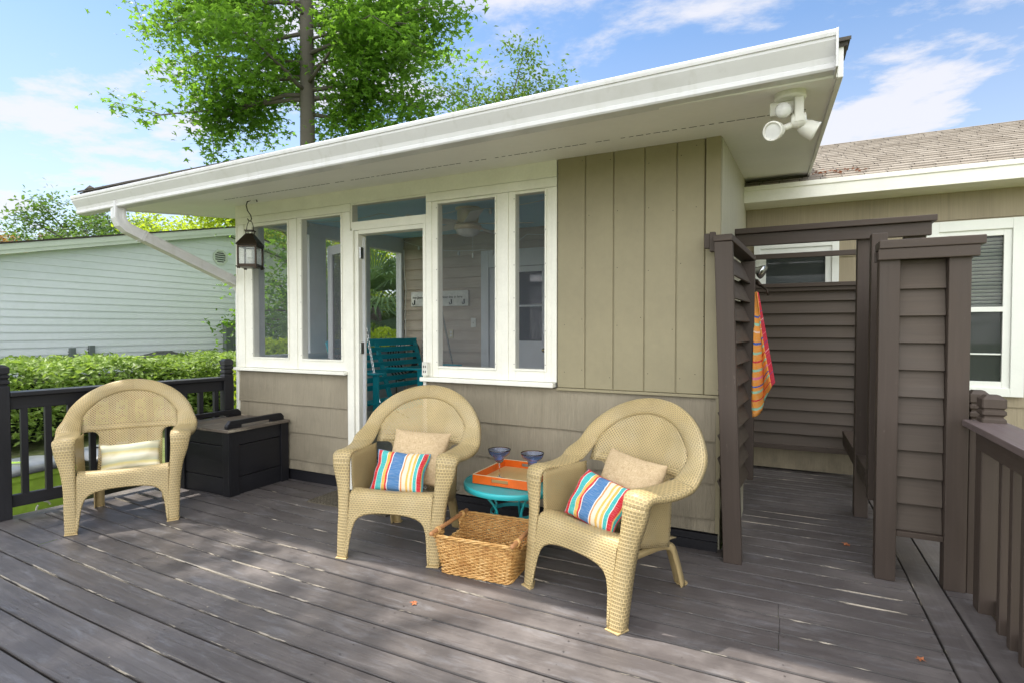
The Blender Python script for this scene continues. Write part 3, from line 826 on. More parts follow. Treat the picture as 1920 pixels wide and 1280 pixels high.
d.box(XL0, XR0, YF-.02, YF-.001, zs(YF)-.008, zs(YF)+.115); d.build('fascia', M['soffit'], house)
# porch roofing
def shingles(x0, x1, y0, z0, slope, y1, expo, mat, name, left=None):
    d = MB(); y = y0; i = 0
    while y < y1-.01:
        ya = y; yb = min(y+expo, y1); za = z0+slope*(ya-y0)+.014; zb = z0+slope*(yb-y0)+.004
        n = 40; b = len(d.v); ou = R.uniform(0, 5)
        xa = x0 if left is None else left(ya)
        for k in range(n+1):
            x = lerp(xa, x1, k/n); j = .0025*noise.noise(Vector((x*6, y*9, 1)))
            d.v += [(x, ya, za-.014), (x, ya+j, za+abs(j)), (x, yb+.004, zb)]
        for k in range(n):
            a = b+3*k; ua = ou+lerp(xa, x1, k/n); ub = ou+lerp(xa, x1, (k+1)/n)
            d.face((a, a+3, a+4, a+1), [(ua, i*.5), (ub, i*.5), (ub, i*.5+.02), (ua, i*.5+.02)])
            d.face((a+1, a+4, a+5, a+2), [(ua, i*.5+.03), (ub, i*.5+.03), (ub, i*.5+.47), (ua, i*.5+.47)])
        y = yb; i += 1
    return d.build(name, mat, house)
shingles(XL0-.06, XR0+.045, YF-.045, zs(YF)+.118, SL, 6.3, .13, M['shingle2'], 'porch_roof')
d = MB(); d.prism([(XL0-.055, YF-.03, zs(YF)+.105), (XL0-.055, 6.28, zs(6.28)+.105), (XL0-.055, 6.28, zs(6.28)+.122), (XL0-.055, YF-.03, zs(YF)+.122)], (XR0+.035-XL0+.055, 0, 0)); d.build('roof_edge', M['shingle2'], house)
d = MB(); d.poly([(-5.16, YF-.05, zs(YF)+.13), (-5.02, YF-.05, zs(YF)+.13), (-5.12, YF-.03, zs(YF)+.165)]); d.build('loose_shingle', M['shingle2'], house, solid=.004)
# main roof
EY, EZ, MS = 5.43, 2.575, .42
shingles(XR0-.6, 6.5, EY, EZ, MS, 7.62, .115, M['shingle'], 'main_roof')
d = MB(); d.prism([(-5.0, EY+.02, EZ-.012), (-5.0, 7.6, EZ+MS*2.17-.012), (-5.0, 9.8, EZ-.012)], (11.5, 0, 0)); d.build('roof_body', M['shingle'], house)
d = MB(); d.prism([(-.33, EY, EZ-.145), (-.33, EY-.018, EZ-.145), (-.33, EY-.018, EZ-.045), (-.33, EY-.030, EZ-.04), (-.33, EY-.030, EZ-.002), (-.33, EY, EZ-.002)], (6.8, 0, 0))
d.box(-.33, 6.4, EY+.001, YB, EZ-.145, EZ-.13); d.build('main_fascia', M['trim'], house, bevel=.002)
# leaves caught in the valley
d = MB()
for i in range(45):
    x = R.uniform(XR0+.03, XR0+.45); yv = R.uniform(EY+.05, EY+.35); s_ = .02
    an = R.uniform(0, 6.3); z = EZ+MS*(yv-EY)+.02
    d.poly([(x+s_*cos(an+q*pi/2)*(1 if q % 2 else .5), yv+s_*sin(an+q*pi/2)*(1 if q % 2 else .5), z+R.uniform(0, .012)) for q in range(4)])
tag(d.build('leaf_litter', M['dry']), 'rusty dead leaves caught in the roof valley beside the eave', 'leaf litter', kind='stuff')
# gutter
def gz(x): return lerp(2.376, 2.446, (x-XL0)/(XR0-XL0))
prof = [(2.574, .0), (2.574, -.135), (2.504, -.135), (2.498, -.128), (2.498, -.112), (2.503, -.108), (2.497, -.085), (2.478, -.055), (2.466, -.035), (2.4645, -.024), (2.458, -.022), (2.456, -.012), (2.456, -.002), (2.460, .002), (2.472, .002), (2.472, -.006)]
d = MB(); n = 30; b = len(d.v)
for i in range(n+1):
    x = lerp(XL0-.015, XR0-.006, i/n)
    for (yy, dz) in prof: d.v.append((x, yy, gz(x)+dz))
k = len(prof)
for i in range(n):
    for j in range(k-1): d.face((b+i*k+j, b+i*k+j+1, b+(i+1)*k+j+1, b+(i+1)*k+j))
d.face([b+j for j in range(k-1)]); d.face([b+n*k+j for j in range(k-1)][::-1])
gt = d.build('gutter', M['gutter'], house, solid=.0015)
d = MB(); d.box(XR0-.012, XR0-.003, 2.452, 2.575, 2.30, 2.449)
d.build('seam_cover', M['gutter'], gt, bevel=.002)
# downspout (swept ribbed rectangle)
def rectsweep(d, pts, wv, hv, w, h):
    """pts centre points; wv/hv lists of side and depth vectors"""
    b = len(d.v)
    sec = []
    N = 5
    for sx, sy, ex, ey in ((-1,-1,1,-1), (1,-1,1,1), (1,1,-1,1), (-1,1,-1,-1)):
        for q in range(N):
            t = q/N; x = lerp(sx, ex, t); y = lerp(sy, ey, t)
            rb = .94 if q in (2, 3) else 1.0
            sec.append((x*(rb if sx == ex else 1), y*(rb if sy == ey else 1)))
    for p, W, H in zip(pts, wv, hv):
        for x, y in sec: d.v.append(tuple(Vector(p)+Vector(W)*x*w/2+Vector(H)*y*h/2))
    n = len(sec)
    for i in range(len(pts)-1):
        for k in range(n): d.face((b+i*n+k, b+i*n+(k+1) % n, b+(i+1)*n+(k+1) % n, b+(i+1)*n+k))
    d.face([b+k for k in range(n)]); d.face([b+(len(pts)-1)*n+k for k in range(n)][::-1])
A = Vector((-4.71, 2.538, 2.30)); B = Vector((-4.535, 3.50, 1.70)); C = Vector((-4.535, 3.50, .10))
p = [A, A+Vector((0, 0, -.13))]
dg = (B-(A+Vector((0,0,-.17)))).normalized()
p += [A+Vector((0,0,-.165))+dg*.02, A+Vector((0,0,-.18))+dg*.06, A+Vector((0,0,-.18))+dg*.16]
p += [B-dg*.12, B-dg*.04+Vector((0,0,-.005)), B+Vector((0, 0, -.05)), B+Vector((0,0,-.12)), C]
W = []; H = []
side0 = Vector((.98, -.2, 0)).normalized()
for i in range(len(p)):
    t = (p[min(i+1, len(p)-1)]-p[max(i-1, 0)]).normalized()
    s0 = (side0-t*side0.dot(t)).normalized(); W.append(s0); H.append(t.cross(s0))
d = MB(); rectsweep(d, p, W, H, .104, .078); ds = d.build('downspout', M['gutter'], gt, bevel=.004)
d = MB(); q = A+Vector((0,0,-.18))+dg*.17; rectsweep(d, [q, q+dg*.02], [W[4]]*2, [H[4]]*2, .110, .084); d.build('sleeve', M['gutter'], ds, bevel=.002); d = MB()
q = B-dg*.16; rectsweep(d, [q, q+dg*.02], [W[5]]*2, [H[5]]*2, .110, .084); d.build('sleeve', M['gutter'], ds, bevel=.002)

# ------------------------------------------------------------------ things on the house
# outlet box on the door jamb
t = thing('outlet_box', 'small white weatherproof outlet box on the right door jamb', 'outlet', (-2.375, YW-.02, .96))
d = MB(); d.box(-2.40, -2.352, YW-.055, YW-.019, .955, 1.055); d.build('box', M['plastic'], t, bevel=.004)
boxes('slot', M['dark'], t, [(xq-.003, xq+.003, YW-.057, YW-.0545, zq-.008, zq+.008) for zq in (.985, 1.022) for xq in (-2.385, -2.368)])
# inner wall plates
def plate(x, z, mat, kind, label):
    t = thing(kind, label, 'wall plate', (x, YB-.02, z))
    d = MB(); d.box(x-.034, x+.034, YB-.026, YB-.014, z-.055, z+.055); d.build('plate', mat, t, bevel=.003)
    d = MB()
    if kind == 'light_switch': d.box(x-.006, x+.006, YB-.036, YB-.026, z-.012, z+.010)
    else:
        for q in (-.02, .02): d.lathe([(0, -.0285), (.014, -.0285), (.015, -.026)], (x, YB, z+q), 12, (Vector((1,0,0)), Vector((0,0,1)), Vector((0,1,0))))
    d.build('toggle' if kind == 'light_switch' else 'socket', M['plastic'], t)
plate(-3.335, 1.37, M['plastic'], 'light_switch', 'white light switch plate on the porch back wall nearest the inner door')
plate(-3.655, 1.235, mat_plain('almond_plastic', (.62, .55, .38), .4), 'wall_outlet', 'almond outlet plate low on the porch back wall, left of the switch')
# coat rack
t = thing('coat_rack', 'white board coat rack with black hooks and script lettering on porch wall', 'coat rack', (-3.81, YB-.02, 1.57))
d = MB(); d.box(-4.235, -3.395, YB-.045, YB-.016, 1.575, 1.760); d.build('board', M['iwhite2'] if 'iwhite2' in M else M['plastic'], t, bevel=.003)
for q in range(5):
    x = lerp(-4.18, -3.45, q/4); d = MB()
    d.tube([(x, YB-.046, 1.645), (x, YB-.055, 1.60), (x, YB-.075, 1.592), (x-.002, YB-.088, 1.605), (x-.002, YB-.088, 1.622)], .0045, 6); d.box(x-.007, x+.007, YB-.05, YB-.045, 1.60, 1.655)
    d.build('hook', M['black'], t)
def text(s, x, y, z, size, mat, parent, name):
    cu = bpy.data.curves.new('txt', 'FONT'); cu.body = s; cu.size = size; cu.extrude = .0006; cu.align_x = 'LEFT'; cu.shear = .25
    ob = bpy.data.objects.new('txt', cu); COL.objects.link(ob)
    dg_ = bpy.context.evaluated_depsgraph_get(); me = bpy.data.meshes.new_from_object(ob.evaluated_get(dg_))
    bpy.data.objects.remove(ob)
    me.transform(Matrix.Rotation(radians(90), 4, 'X')); o0 = ORG[parent.name]
    me.transform(Matrix.Translation(Vector((x, y, z))-o0))
    me.materials.clear(); me.materials.append(mat)
    o = bpy.data.objects.new(name, me); COL.objects.link(o); o.parent = parent; return o
text('hey Jimmy...   the worry about less in here', -4.215, YB-.0462, 1.672, .043, M['black'], t, 'lettering')

# ceiling fan
fx, fy = -2.56, 4.30; fz = cz(4.3)
t = thing('ceiling_fan', 'ceiling fan with tan housing, opal light bowl and white blades', 'ceiling fan', (fx, fy, fz))
d = MB(); d.lathe([(.0, .0), (.112, .0), (.115, -.012), (.100, -.020), (.098, -.10), (.092, -.135), (.075, -.15), (0, -.15)], (fx, fy, fz), 28); d.build('housing', M['fanmetal'], t, smooth=True)
d = MB(); d.lathe([(.05, -.15), (.115, -.155), (.125, -.165), (.125, -.19), (.11, -.205), (0, -.205)], (fx, fy, fz), 28); d.build('light_ring', M['fanmetal'], t, smooth=True)
d = MB(); d.lathe([(.108, -.20), (.105, -.22), (.08, -.245), (.04, -.258), (0, -.262)], (fx, fy, fz), 28); d.build('light_bowl', M['opal'], t, smooth=True)
for q in range(5):
    an = q*2*pi/5+.35; ca, sa = cos(an), sin(an)
    d = MB(); X = Vector((ca, sa, 0)); Y = Vector((-sa, ca, .22)).normalized(); Z = X.cross(Y)
    d.obox(Vector((fx, fy, fz-.145))+X*.36, X, Y, Z, .235, .055, .004); b_ = d.build('blade', M['plastic'], t, bevel=.003)
    d = MB(); d.obox(Vector((fx, fy, fz-.142))+X*.13, X, Y, Z, .05, .018, .003); d.build('blade_arm', M['fanmetal'], b_)
d = MB(); d.tube([(fx+.08, fy-.05, fz-.2), (fx+.08, fy-.05, fz-.42)], .0015, 5); d.box(fx+.074, fx+.086, fy-.056, fy-.044, fz-.46, fz-.42); d.build('pull_chain', M['plastic'], t)
# string lights
t = thing('string_lights', 'white string lights swagged across the blue porch ceiling', 'string lights', (-2.5, 4.4, 2.3))
pts = []
anch = [(-4.2, 3.7, 2.33), (-3.3, 4.0, 2.35), (-2.56, 4.2, 2.36), (-1.2, 3.8, 2.33)]
anch2 = [(-4.3, 5.6, 2.40), (-2.75, 4.9, 2.10), (-2.2, 4.8, 2.20), (-.5, 5.5, 2.32)]
bulbs = []
dcb = MB()
for an_ in (anch, anch2):
    pts = []
    for a, b_ in zip(an_, an_[1:]):
        for k in range(8):
            u = k/8; pp = Vector(a).lerp(Vector(b_), u); pp.z -= .07*4*u*(1-u)*.8; pts.append(pp)
            if k in (2, 6): bulbs.append(pp.copy())
    pts.append(Vector(an_[-1])); dcb.tube(pts, .003, 5)
dcb.build('cable', M['plastic'], t)
for p_ in bulbs:
    d = MB(); d.lathe([(0, -.05), (.012, -.045), (.015, -.03), (.01, -.012), (.008, 0), (0, .002)], p_, 8); d.build('bulb', M['opal'], t, smooth=True)
t_ = MB(); t_.tube([(-4.34, 5.70, 2.30), (-4.33, 5.70, 1.95), (-4.31, 5.70, 1.80), (-4.325, 5.70, 1.5), (-4.31, 5.70, 1.0), (-4.32, 5.70, .4)], .006, 6)
tag(t_.build('power_cord', M['plastic']), 'white power cord hanging down the porch back corner', 'cord')

# porch swing (faces +X)
t = thing('porch_swing', 'teal slatted wooden porch swing hanging on chains inside the porch', 'porch swing', (-3.65, 4.78, .55))
SX, SY0, SY1 = -3.40, 4.05, 5.50
d = MB()
for i in range(6):
    x = -3.42-i*.082; z = .60-.010*i + (.0 if i else .0); d.box(x-.07, x, SY0, SY1, z-.02, z, 1)
d.box(-3.412, -3.39, SY0, SY1, .50, .595, 1)
d.build('seat', M['teal'], t, bevel=.004)
d = MB()
for i in range(7):
    u = i/6; z = .68+u*.47; x = -3.86-u*.16
    d.obox((x, (SY0+SY1)/2, z), (0,1,0), (.32, 0, .947), (-.947, 0, .32), (SY1-SY0)/2-(0 if i == 6 else .03), .027 if i < 6 else .04, .009)
d.build('backrest', M['teal'], t, bevel=.003)
for yy in (SY0+.02, (SY0+SY1)/2, SY1-.02):
    d = MB(); d.bar((-3.83, yy, .56), (-4.03, yy, 1.17), .06, .022, up=(.947, 0, .32)); d.build('back_support', M['teal'], t, bevel=.003)
    d = MB(); d.box(-3.86, -3.37, yy-.045, yy+.045, .865, .885, 0); ar = d.build('armrest', M['teal'], t, bevel=.006)
    d = MB(); d.box(-3.46, -3.40, yy-.014, yy+.014, .52, .864, 2); d.build('arm_post', M['teal'], ar, bevel=.003)
def chain(d, p, q):
    p = Vector(p); q = Vector(q); L = (q-p).length; n = int(L/.032); dd_ = (q-p).normalized()
    s1 = dd_.cross(Vector((0, 1, .2))).normalized(); s2 = dd_.cross(s1)
    for i in range(n):
        c = p+dd_*(L*(i+.5)/n); s = s1 if i % 2 else s2
        d.tube([c+dd_*(cos(a)*.022)+s*(sin(a)*.010) for a in [2*pi*k/8 for k in range(8)]], .0035, 4, closed=True)
for yy, yt in ((SY0+.03, SY0+.05), (SY1-.03, SY1-.05)):
    for xa in (-3.39, -3.90):
        d = MB(); chain(d, (xa, yy, .56 if xa > -3.5 else .95), (-3.80, yt, 2.33)); d.build('chain', M['chrome'], t)
# tub, hose, rug on porch floor
t = thing('storage_tub', 'white rounded tub on the porch floor under the teal swing', 'tub', (-3.85, 4.75, 0))
d = MB()
def tubf(r, z, n=28):
    return [(-3.85+r*.36*abs(cos(a))**.6*(1 if cos(a) > 0 else -1), 4.78+r*.58*abs(sin(a))**.6*(1 if sin(a) > 0 else -1), z) for a in [2*pi*k/n for k in range(n)]]
rings = [tubf(.80, .01), tubf(.92, .08), tubf(1.0, .33), tubf(1.05, .335), tubf(1.05, .36), tubf(.97, .36), tubf(.9, .15), tubf(.7, .06)]
b = 0
for rg in rings: d.v += rg
for i in range(len(rings)-1):
    for k in range(28): d.face((i*28+k, i*28+(k+1) % 28, (i+1)*28+(k+1) % 28, (i+1)*28+k))
d.face(list(range(28))[::-1]); d.build('body', M['plastic'], t, smooth=True)
d = MB()
for q in range(5):
    r_ = .25-.012*q; d.tube([(-4.20+.03*q+.02*sin(a*2), 5.45+r_*cos(a), .92+r_*sin(a)+.01*q) for a in [2*pi*k/28 for k in range(28)]], .009, 6, closed=True)
d.tube([(-4.16, 5.30, .70), (-4.0, 5.1, .35), (-3.75, 5.42, .1), (-3.5, 5.2, .02), (-3.1, 5.5, .02)], .007, 6)
tag(d.build('coiled_hose', M['binblack']), 'black hose coiled behind the far end of the teal swing', 'hose')
m = NT('rug_pattern', .95, .1)
tc1 = m.uv((1,1,1), src='Object'); vo = m.n('ShaderNodeTexVoronoi'); m.l(tc1, vo.inputs['Vector']); vo.inputs['Scale'].default_value = 3.4
wv2 = m.math('SINE', m.math('MULTIPLY', vo.outputs['Distance'], 34)); nz = m.noise(tc1, 18, 3)
m.col(m.mix(m.math('MULTIPLY', m.rng(wv2, .45, .6), m.rng(nz, .35, .5)), (.018, .06, .065, 1), (.36, .40, .34, 1)))
d = MB(); d.box(-4.02, -1.6, 3.56, 4.42, .0045, .012); tag(d.build('porch_rug', m.m, bevel=.002), 'dark teal patterned rug on the porch floor inside the doorway', 'rug')

# lantern
t = thing('lantern', 'aged bronze candle lantern hanging from a black hook at the porch corner', 'lantern', (-4.09, 3.25, 1.85))
lx, ly = -4.10, 3.25
d = MB()
hk = [(lx+.09, ly, 2.372), (lx+.085, ly, 2.392), (lx+.02, ly, 2.395), (lx-.03, ly, 2.385), (lx-.045, ly, 2.355), (lx-.03, ly, 2.31), (lx+.01, ly, 2.265), (lx+.02, ly, 2.235), (lx+.008, ly, 2.215), (lx-.018, ly, 2.225), (lx-.03, ly, 2.24)]
d.tube(hk, .0045, 7); d.build('hook', M['black'], t, smooth=True)
d = MB(); d.tube([(lx+.045*cos(a), ly, 2.125+.095*sin(a)) for a in [pi*k/12 for k in range(13)]], .003, 6); d.build('bail', M['bronze'], t)
rz_ = radians(30); ca, sa = cos(rz_), sin(rz_)
X = Vector((ca, sa, 0)); Y = Vector((-sa, ca, 0)); Zv = Vector((0,0,1)); c0 = Vector((lx, ly, 0))
def sq(h, z): return [tuple(c0+X*(sx*h)+Y*(sy*h)+Vector((0,0,z))) for sx, sy in ((-1,-1), (1,-1), (1,1), (-1,1))]
d = MB()
rg = [sq(.082, 2.005), sq(.088, 2.012), sq(.085, 2.02), sq(.03, 2.105), sq(.028, 2.11)]
for s_ in rg: d.v += s_
for i in range(len(rg)-1):
    for k in range(4): d.face((i*4+k, i*4+(k+1) % 4, i*4+4+(k+1) % 4, i*4+4+k))
d.face((3, 2, 1, 0)); d.obox(c0+Vector((0,0,2.135)), X, Y, Zv, .036, .036, .004)
for sx, sy in ((-1,-1), (1,-1), (1,1), (-1,1)): d.tube([c0+X*sx*.024+Y*sy*.024+Vector((0,0,2.105)), c0+X*sx*.03+Y*sy*.03+Vector((0,0,2.135))], .004, 5)
d.build('roof', M['bronze'], t, bevel=.001)
d = MB()
for sx, sy in ((-1,-1), (1,-1), (1,1), (-1,1)): d.obox(c0+X*sx*.073+Y*sy*.073+Vector((0,0,1.92)), X, Y, Zv, .007, .007, .087)
for z_, h_ in ((1.995, .006), (1.838, .009)):
    for s_ in (-1, 1):
        d.obox(c0+X*s_*.073+Vector((0,0,z_)), X, Y, Zv, .006, .066, h_); d.obox(c0+Y*s_*.073+Vector((0,0,z_)), X, Y, Zv, .066, .006, h_)
d.obox(c0+Vector((0,0,1.825)), X, Y, Zv, .088, .088, .005)
for sx, sy in ((-1,-1), (1,-1), (1,1), (-1,1)): d.obox(c0+X*sx*.07+Y*sy*.07+Vector((0,0,1.815)), X, Y, Zv, .01, .01, .007)
d.build('frame', M['bronze'], t, bevel=.0015)
d = MB()
for s_ in (-1, 1):
    d.obox(c0+X*s_*.072+Vector((0,0,1.917)), X, Y, Zv, .001, .066, .072); d.obox(c0+Y*s_*.072+Vector((0,0,1.917)), X, Y, Zv, .066, .001, .072)
m = NT('lantern_glass', .03, .6); m.col((.8, .86, .88, 1)); m.b.inputs['Alpha'].default_value = .15; d.build('glass', m.m, t)
d = MB(); d.lathe([(0, 1.83), (.026, 1.83), (.026, 1.90), (.022, 1.905), (0, 1.90)], c0, 16); d.build('candle', M['plastic'], t, smooth=True)

# floodlight on the soffit
t = thing('floodlight', 'white twin-head motion floodlight under the right end of the soffit', 'floodlight', (.02, 2.70, zs(2.7)))
d = MB(); d.lathe([(0, .0), (.062, .0), (.064, -.03), (.058, -.036), (0, -.036)], (.02, 2.70, zs(2.7)+.002), 26); d.build('base_plate', M['plastic'], t, smooth=True, bevel=.002)
d = MB(); zc = zs(2.7)
d.obox((.055, 2.70, zc-.085), (1,0,0), (0,1,0), (0,0,1), .018, .035, .055); d.obox((-.01, 2.72, zc-.06), (1,0,0), (0,1,0), (0,0,1), .05, .02, .03)
d.lathe([(0, -.03), (.03, -.028), (.036, 0), (.03, .03), (0, .034)], (.052, 2.70, zc-.125), 18, (Vector((0,1,0)), Vector((0,0,1)), Vector((1,0,0)))); d.build('bracket', M['plastic'], t, bevel=.006)
def ax(dv):
    z = Vector(dv).normalized(); x = z.cross(Vector((0, 0, 1))).normalized(); return (x, z.cross(x), z)
d = MB(); d.lathe([(0, -.03), (.02, -.026), (.030, -.012), (.033, .004), (.030, .022), (.018, .034), (0, .038)], (-.005, 2.665, zc-.085), 20, ax((-.2, -1, -.1))); d.build('motion_sensor', M['opal'], t, smooth=True)
for cpos, dv in (((-.035, 2.64, zc-.175), (-.45, -1, -.30)), ((.092, 2.72, zc-.160), (.95, .1, -.55))):
    d = MB(); d.lathe([(0, -.045), (.018, -.043), (.028, -.03), (.036, -.005), (.038, .020), (.041, .026), (.041, .034), (.034, .034), (.033, .026)], cpos, 24, ax(dv)); h = d.build('lamp_head', M['plastic'], t, smooth=True)
    d = MB(); d.lathe([(0, .0275), (.0335, .0275)], cpos, 24, ax(dv)); d.build('lens', M['clearlens'] if 'clearlens' in M else M['opal'], h)
    d = MB(); d.tube([Vector(cpos)-Vector(dv).normalized()*.035, (.04, 2.70, zc-.135)], .014, 10); d.build('arm', M['plastic'], h, smooth=True)

# ------------------------------------------------------------------ outdoor shower
sh = thing('outdoor_shower', 'dark brown louvred outdoor shower enclosure at the end of the deck', 'shower enclosure', (.1, 4.4, 0))
def post(name, x0, x1, y0, y1, z0, z1, parent=sh, mat='stain'):
    d = MB(); d.box(x0, x1, y0, y1, z0, z1, 2); return d.build(name, M[mat], parent, bevel=.004)
d = MB(); d.prism([(-.283, 3.24, 0), (-.188, 3.24, 0), (-.252, 3.24, 1.78), (-.345, 3.24, 1.78)], (0, .09, 0))
d.uv[-6:] = [[(0, 0), (0, .1), (1.8, .1), (1.8, 0)], [(0, .2), (0, .3), (1.8, .3), (1.8, .2)]] + [[(3, .4+q*.1), (4.8, .4+q*.1), (4.8, .5+q*.1), (3, .5+q*.1)] for q in range(4)]
d.build('post', M['stain'], sh, bevel=.004)
post('post', -.262, -.172, 4.10, 4.18, .26, 1.76)
d = MB(); d.bar((-.300, 3.235, 1.80), (-.218, 4.19, 1.785), .098, .036); d.build('top_rail', M['stain'], sh, bevel=.004)
d = MB(); d.box(-.405, -.375, 3.30, 3.335, 1.755, 1.838); d.box(-.375, -.345, 3.295, 3.34, 1.735, 1.845); d.box(-.345, -.26, 3.33, 3.36, 1.75, 1.83); d.build('bracket', M['stain'], sh, bevel=.003)
def slats(p0, p1, nrm, z0, z1, n, name, w, th=.012, tilt=.30):
    p0 = Vector(p0); p1 = Vector(p1); dx = (p1-p0); L = dx.length; dx.normalize(); nrm = Vector(nrm)
    d = MB(); ph = (z1-z0)/n
    for i in range(n):
        z = z0+ph*(i+.5)
        up = (Vector((0,0,1))*cos(tilt)-nrm*sin(tilt)); on = up.cross(dx)
        c = (p0+p1)/2+Vector((0,0,z)); j = R.uniform(-.02, .02)
        d.obox(c, dx, up, on, L/2, w/2, th/2)
    return d.build(name, M['stain_end'], sh, bevel=.002)
slats((-.292, 3.32, 0), (-.232, 4.10, 0), (1, .07, 0), .30, 1.74, 11, 'louvre', .15, tilt=.42)
# back louvre panel
slats((-.235, 5.52, 0), (.59, 5.52, 0), (0, -1, 0), .26, 1.655, 13, 'louvre', .125, tilt=.28)
boxes('back_rail', M['stain'], sh, [(-.25, .60, 5.45, 5.56, 1.665, 1.70, 0), (-.24, .59, 5.475, 5.545, 1.63, 1.664, 0), (-.24, .59, 5.46, 5.54, .225, .262, 0)], bevel=.003)
d = MB(); d.box(-.30, .60, 5.56, 5.60, 1.935, 1.98, 0); d.build('cross_bar', M['stain'], sh, bevel=.003)
post('post', .592, .66, 5.45, 5.54, 0, 1.70)
d = MB(); d.box(-.23, .56, 5.62, 5.64, .02, .23, 0); d.build('base_board', M['mossboard'] if 'mossboard' in M else M['mainside'], sh)
# beam over the entry
d = MB(); d.box(-.322, .885, 4.37, 4.52, 1.992, 2.032, 0); d.box(-.318, .862, 4.40, 4.438, 1.905, 1.9915, 0); d.build('top_beam', M['stain'], sh, bevel=.004)
post('post', .457, .540, 4.44, 4.525, 0, 1.99)
d = MB(); d.box(.72, .84, 4.44, 4.50, 1.86, 1.99); d.build('beam_block', M['stain'], sh, bevel=.003)
post('post', .468, .548, 3.86, 3.95, .28, 1.86)
# bench
d = MB()
d.box(.468, .60, 3.98, 5.44, .405, .435, 1); d.box(.605, .70, 3.98, 5.44, .405, .435, 1); d.box(.470, .50, 3.98, 5.42, .315, .404, 1)
bn_ = d.build('bench_seat', M['stain'], sh, bevel=.004)
d = MB(); d.box(.54, .62, 5.20, 5.28, 0, .40, 2); d.build('bench_leg', M['darkwood'], bn_, bevel=.003)
# right front panel
post('post', .445, .535, 3.38, 3.465, 0, 1.665); post('post', .733, .822, 3.38, 3.465, 0, 1.665)
d = MB(); d.box(.440, .868, 3.345, 3.50, 1.705, 1.748, 0); d.box(.436, .848, 3.352, 3.378, 1.648, 1.7045, 0); d.box(.436, .848, 3.467, 3.49, 1.648, 1.7045, 0); d.build('panel_cap', M['stain'], sh, bevel=.004)
slats((.537, 3.43, 0), (.731, 3.43, 0), (0, -1, 0), .27, 1.645, 10, 'louvre', .152, tilt=.17)
d = MB(); d.box(.536, .732, 3.39, 3.45, .235, .262, 0); d.build('bottom_rail', M['stain'], sh, bevel=.003)
# small pocket screen wall beyond the right panel
slats((.80, 3.50, 0), (.80, 4.38, 0), (1, 0, 0), .30, 1.60, 10, 'louvre', .14, tilt=.2)
# shower fittings
t = thing('shower_head', 'chrome shower head on a bronze arm inside the shower entrance', 'shower head', (-.20, 4.2, 1.7))
d = MB(); d.tube([(-.32, 4.30, 1.60), (-.22, 4.30, 1.66), (-.17, 4.27, 1.63), (-.14, 4.22, 1.60)], [.018, .022, .02, .012], 10); d.tube([(-.14, 4.22, 1.60), (-.10, 4.20, 1.565), (-.09, 4.19, 1.53)], .007, 8); d.build('arm', M['bronze'], t, smooth=True)
d = MB(); d.lathe([(0, -.05), (.014, -.048), (.02, -.02), (.048, .02), (.05, .035), (0, .037)], (-.155, 4.28, 1.71), 20, ax((.9, -.3, -.45))); d.build('rose', M['chrome'], t, smooth=True)
d = MB()
for q in range(4): d.lathe([(0, 0), (.03-q*.003, .0), (.03-q*.003, .012), (0, .012)], (-.23, 4.25, 1.60+q*.024), 14)
d.build('fitting', M['bronze'], t, smooth=True)
# towel
st = []; a = 0
orr = hexc(248, 165, 70); mint = hexc(160, 215, 185); blu = hexc(50, 100, 190); pnk = hexc(235, 130, 170); rdd = hexc(225, 50, 70); pl = hexc(250, 220, 200)
sq_ = [(orr, .07), (mint, .018), (orr, .05), (rdd, .014), (orr, .05), (mint, .02), (orr, .025), (blu, .014), (orr, .05), (pnk, .018), (orr, .045), (mint, .02), (orr, .05), (rdd, .014), (orr, .05), (mint, .02), (orr, .06), (blu, .018), (orr, .08), (pl, .01), (orr, .05), (mint, .02), (orr, .05), (blu, .014), (orr, .05)]
for c, w_ in sq_: st.append((a, c)); a += w_
M['towel'] = fabric('striped_towel', st, bump=.5, warp=.01, axis='Y')
M['towel_red'] = fabric('red_striped_towel', [(0, hexc(215, 40, 70)), (.3, hexc(235, 110, 130)), (.33, hexc(215, 40, 70)), (.6, hexc(60, 80, 160)), (.62, hexc(215, 40, 70)), (.85, hexc(240, 180, 180)), (.88, hexc(215, 40, 70))], bump=.5, axis='Y')
t = thing('beach_towel', 'orange striped beach towel hanging inside the shower entrance', 'towel', (-.17, 4.16, 1.55))
def twl(u, v, off=0):
    wdt = .03+.16*v**.9
    x = -.185+wdt*u*.62+off*.5+.008*sin(u*9+v*4); y = 4.13-off-.05*sin(u*7)*v+.02*cos(v*5+u*3)
    zb = 1.55-(.86 - .22*u*u)*v
    return (x, y, zb)
d = MB(); d.grid(lambda u, v: twl(u, v), 20, 30, lambda u, v: (u, 1-(v*.98+u*.10*-1+.02))); d.build('front_fold', M['towel'], t, smooth=True, solid=.008)
d = MB(); d.grid(lambda u, v: (-.18+(.03+.11*v)*(.55+.45*u), 4.17, 1.55-.70*v*(1-.12*u)), 10, 20, lambda u, v: (u, v*3 % 1)); d.build('back_fold', M['towel_red'], t, smooth=True, solid=.008)

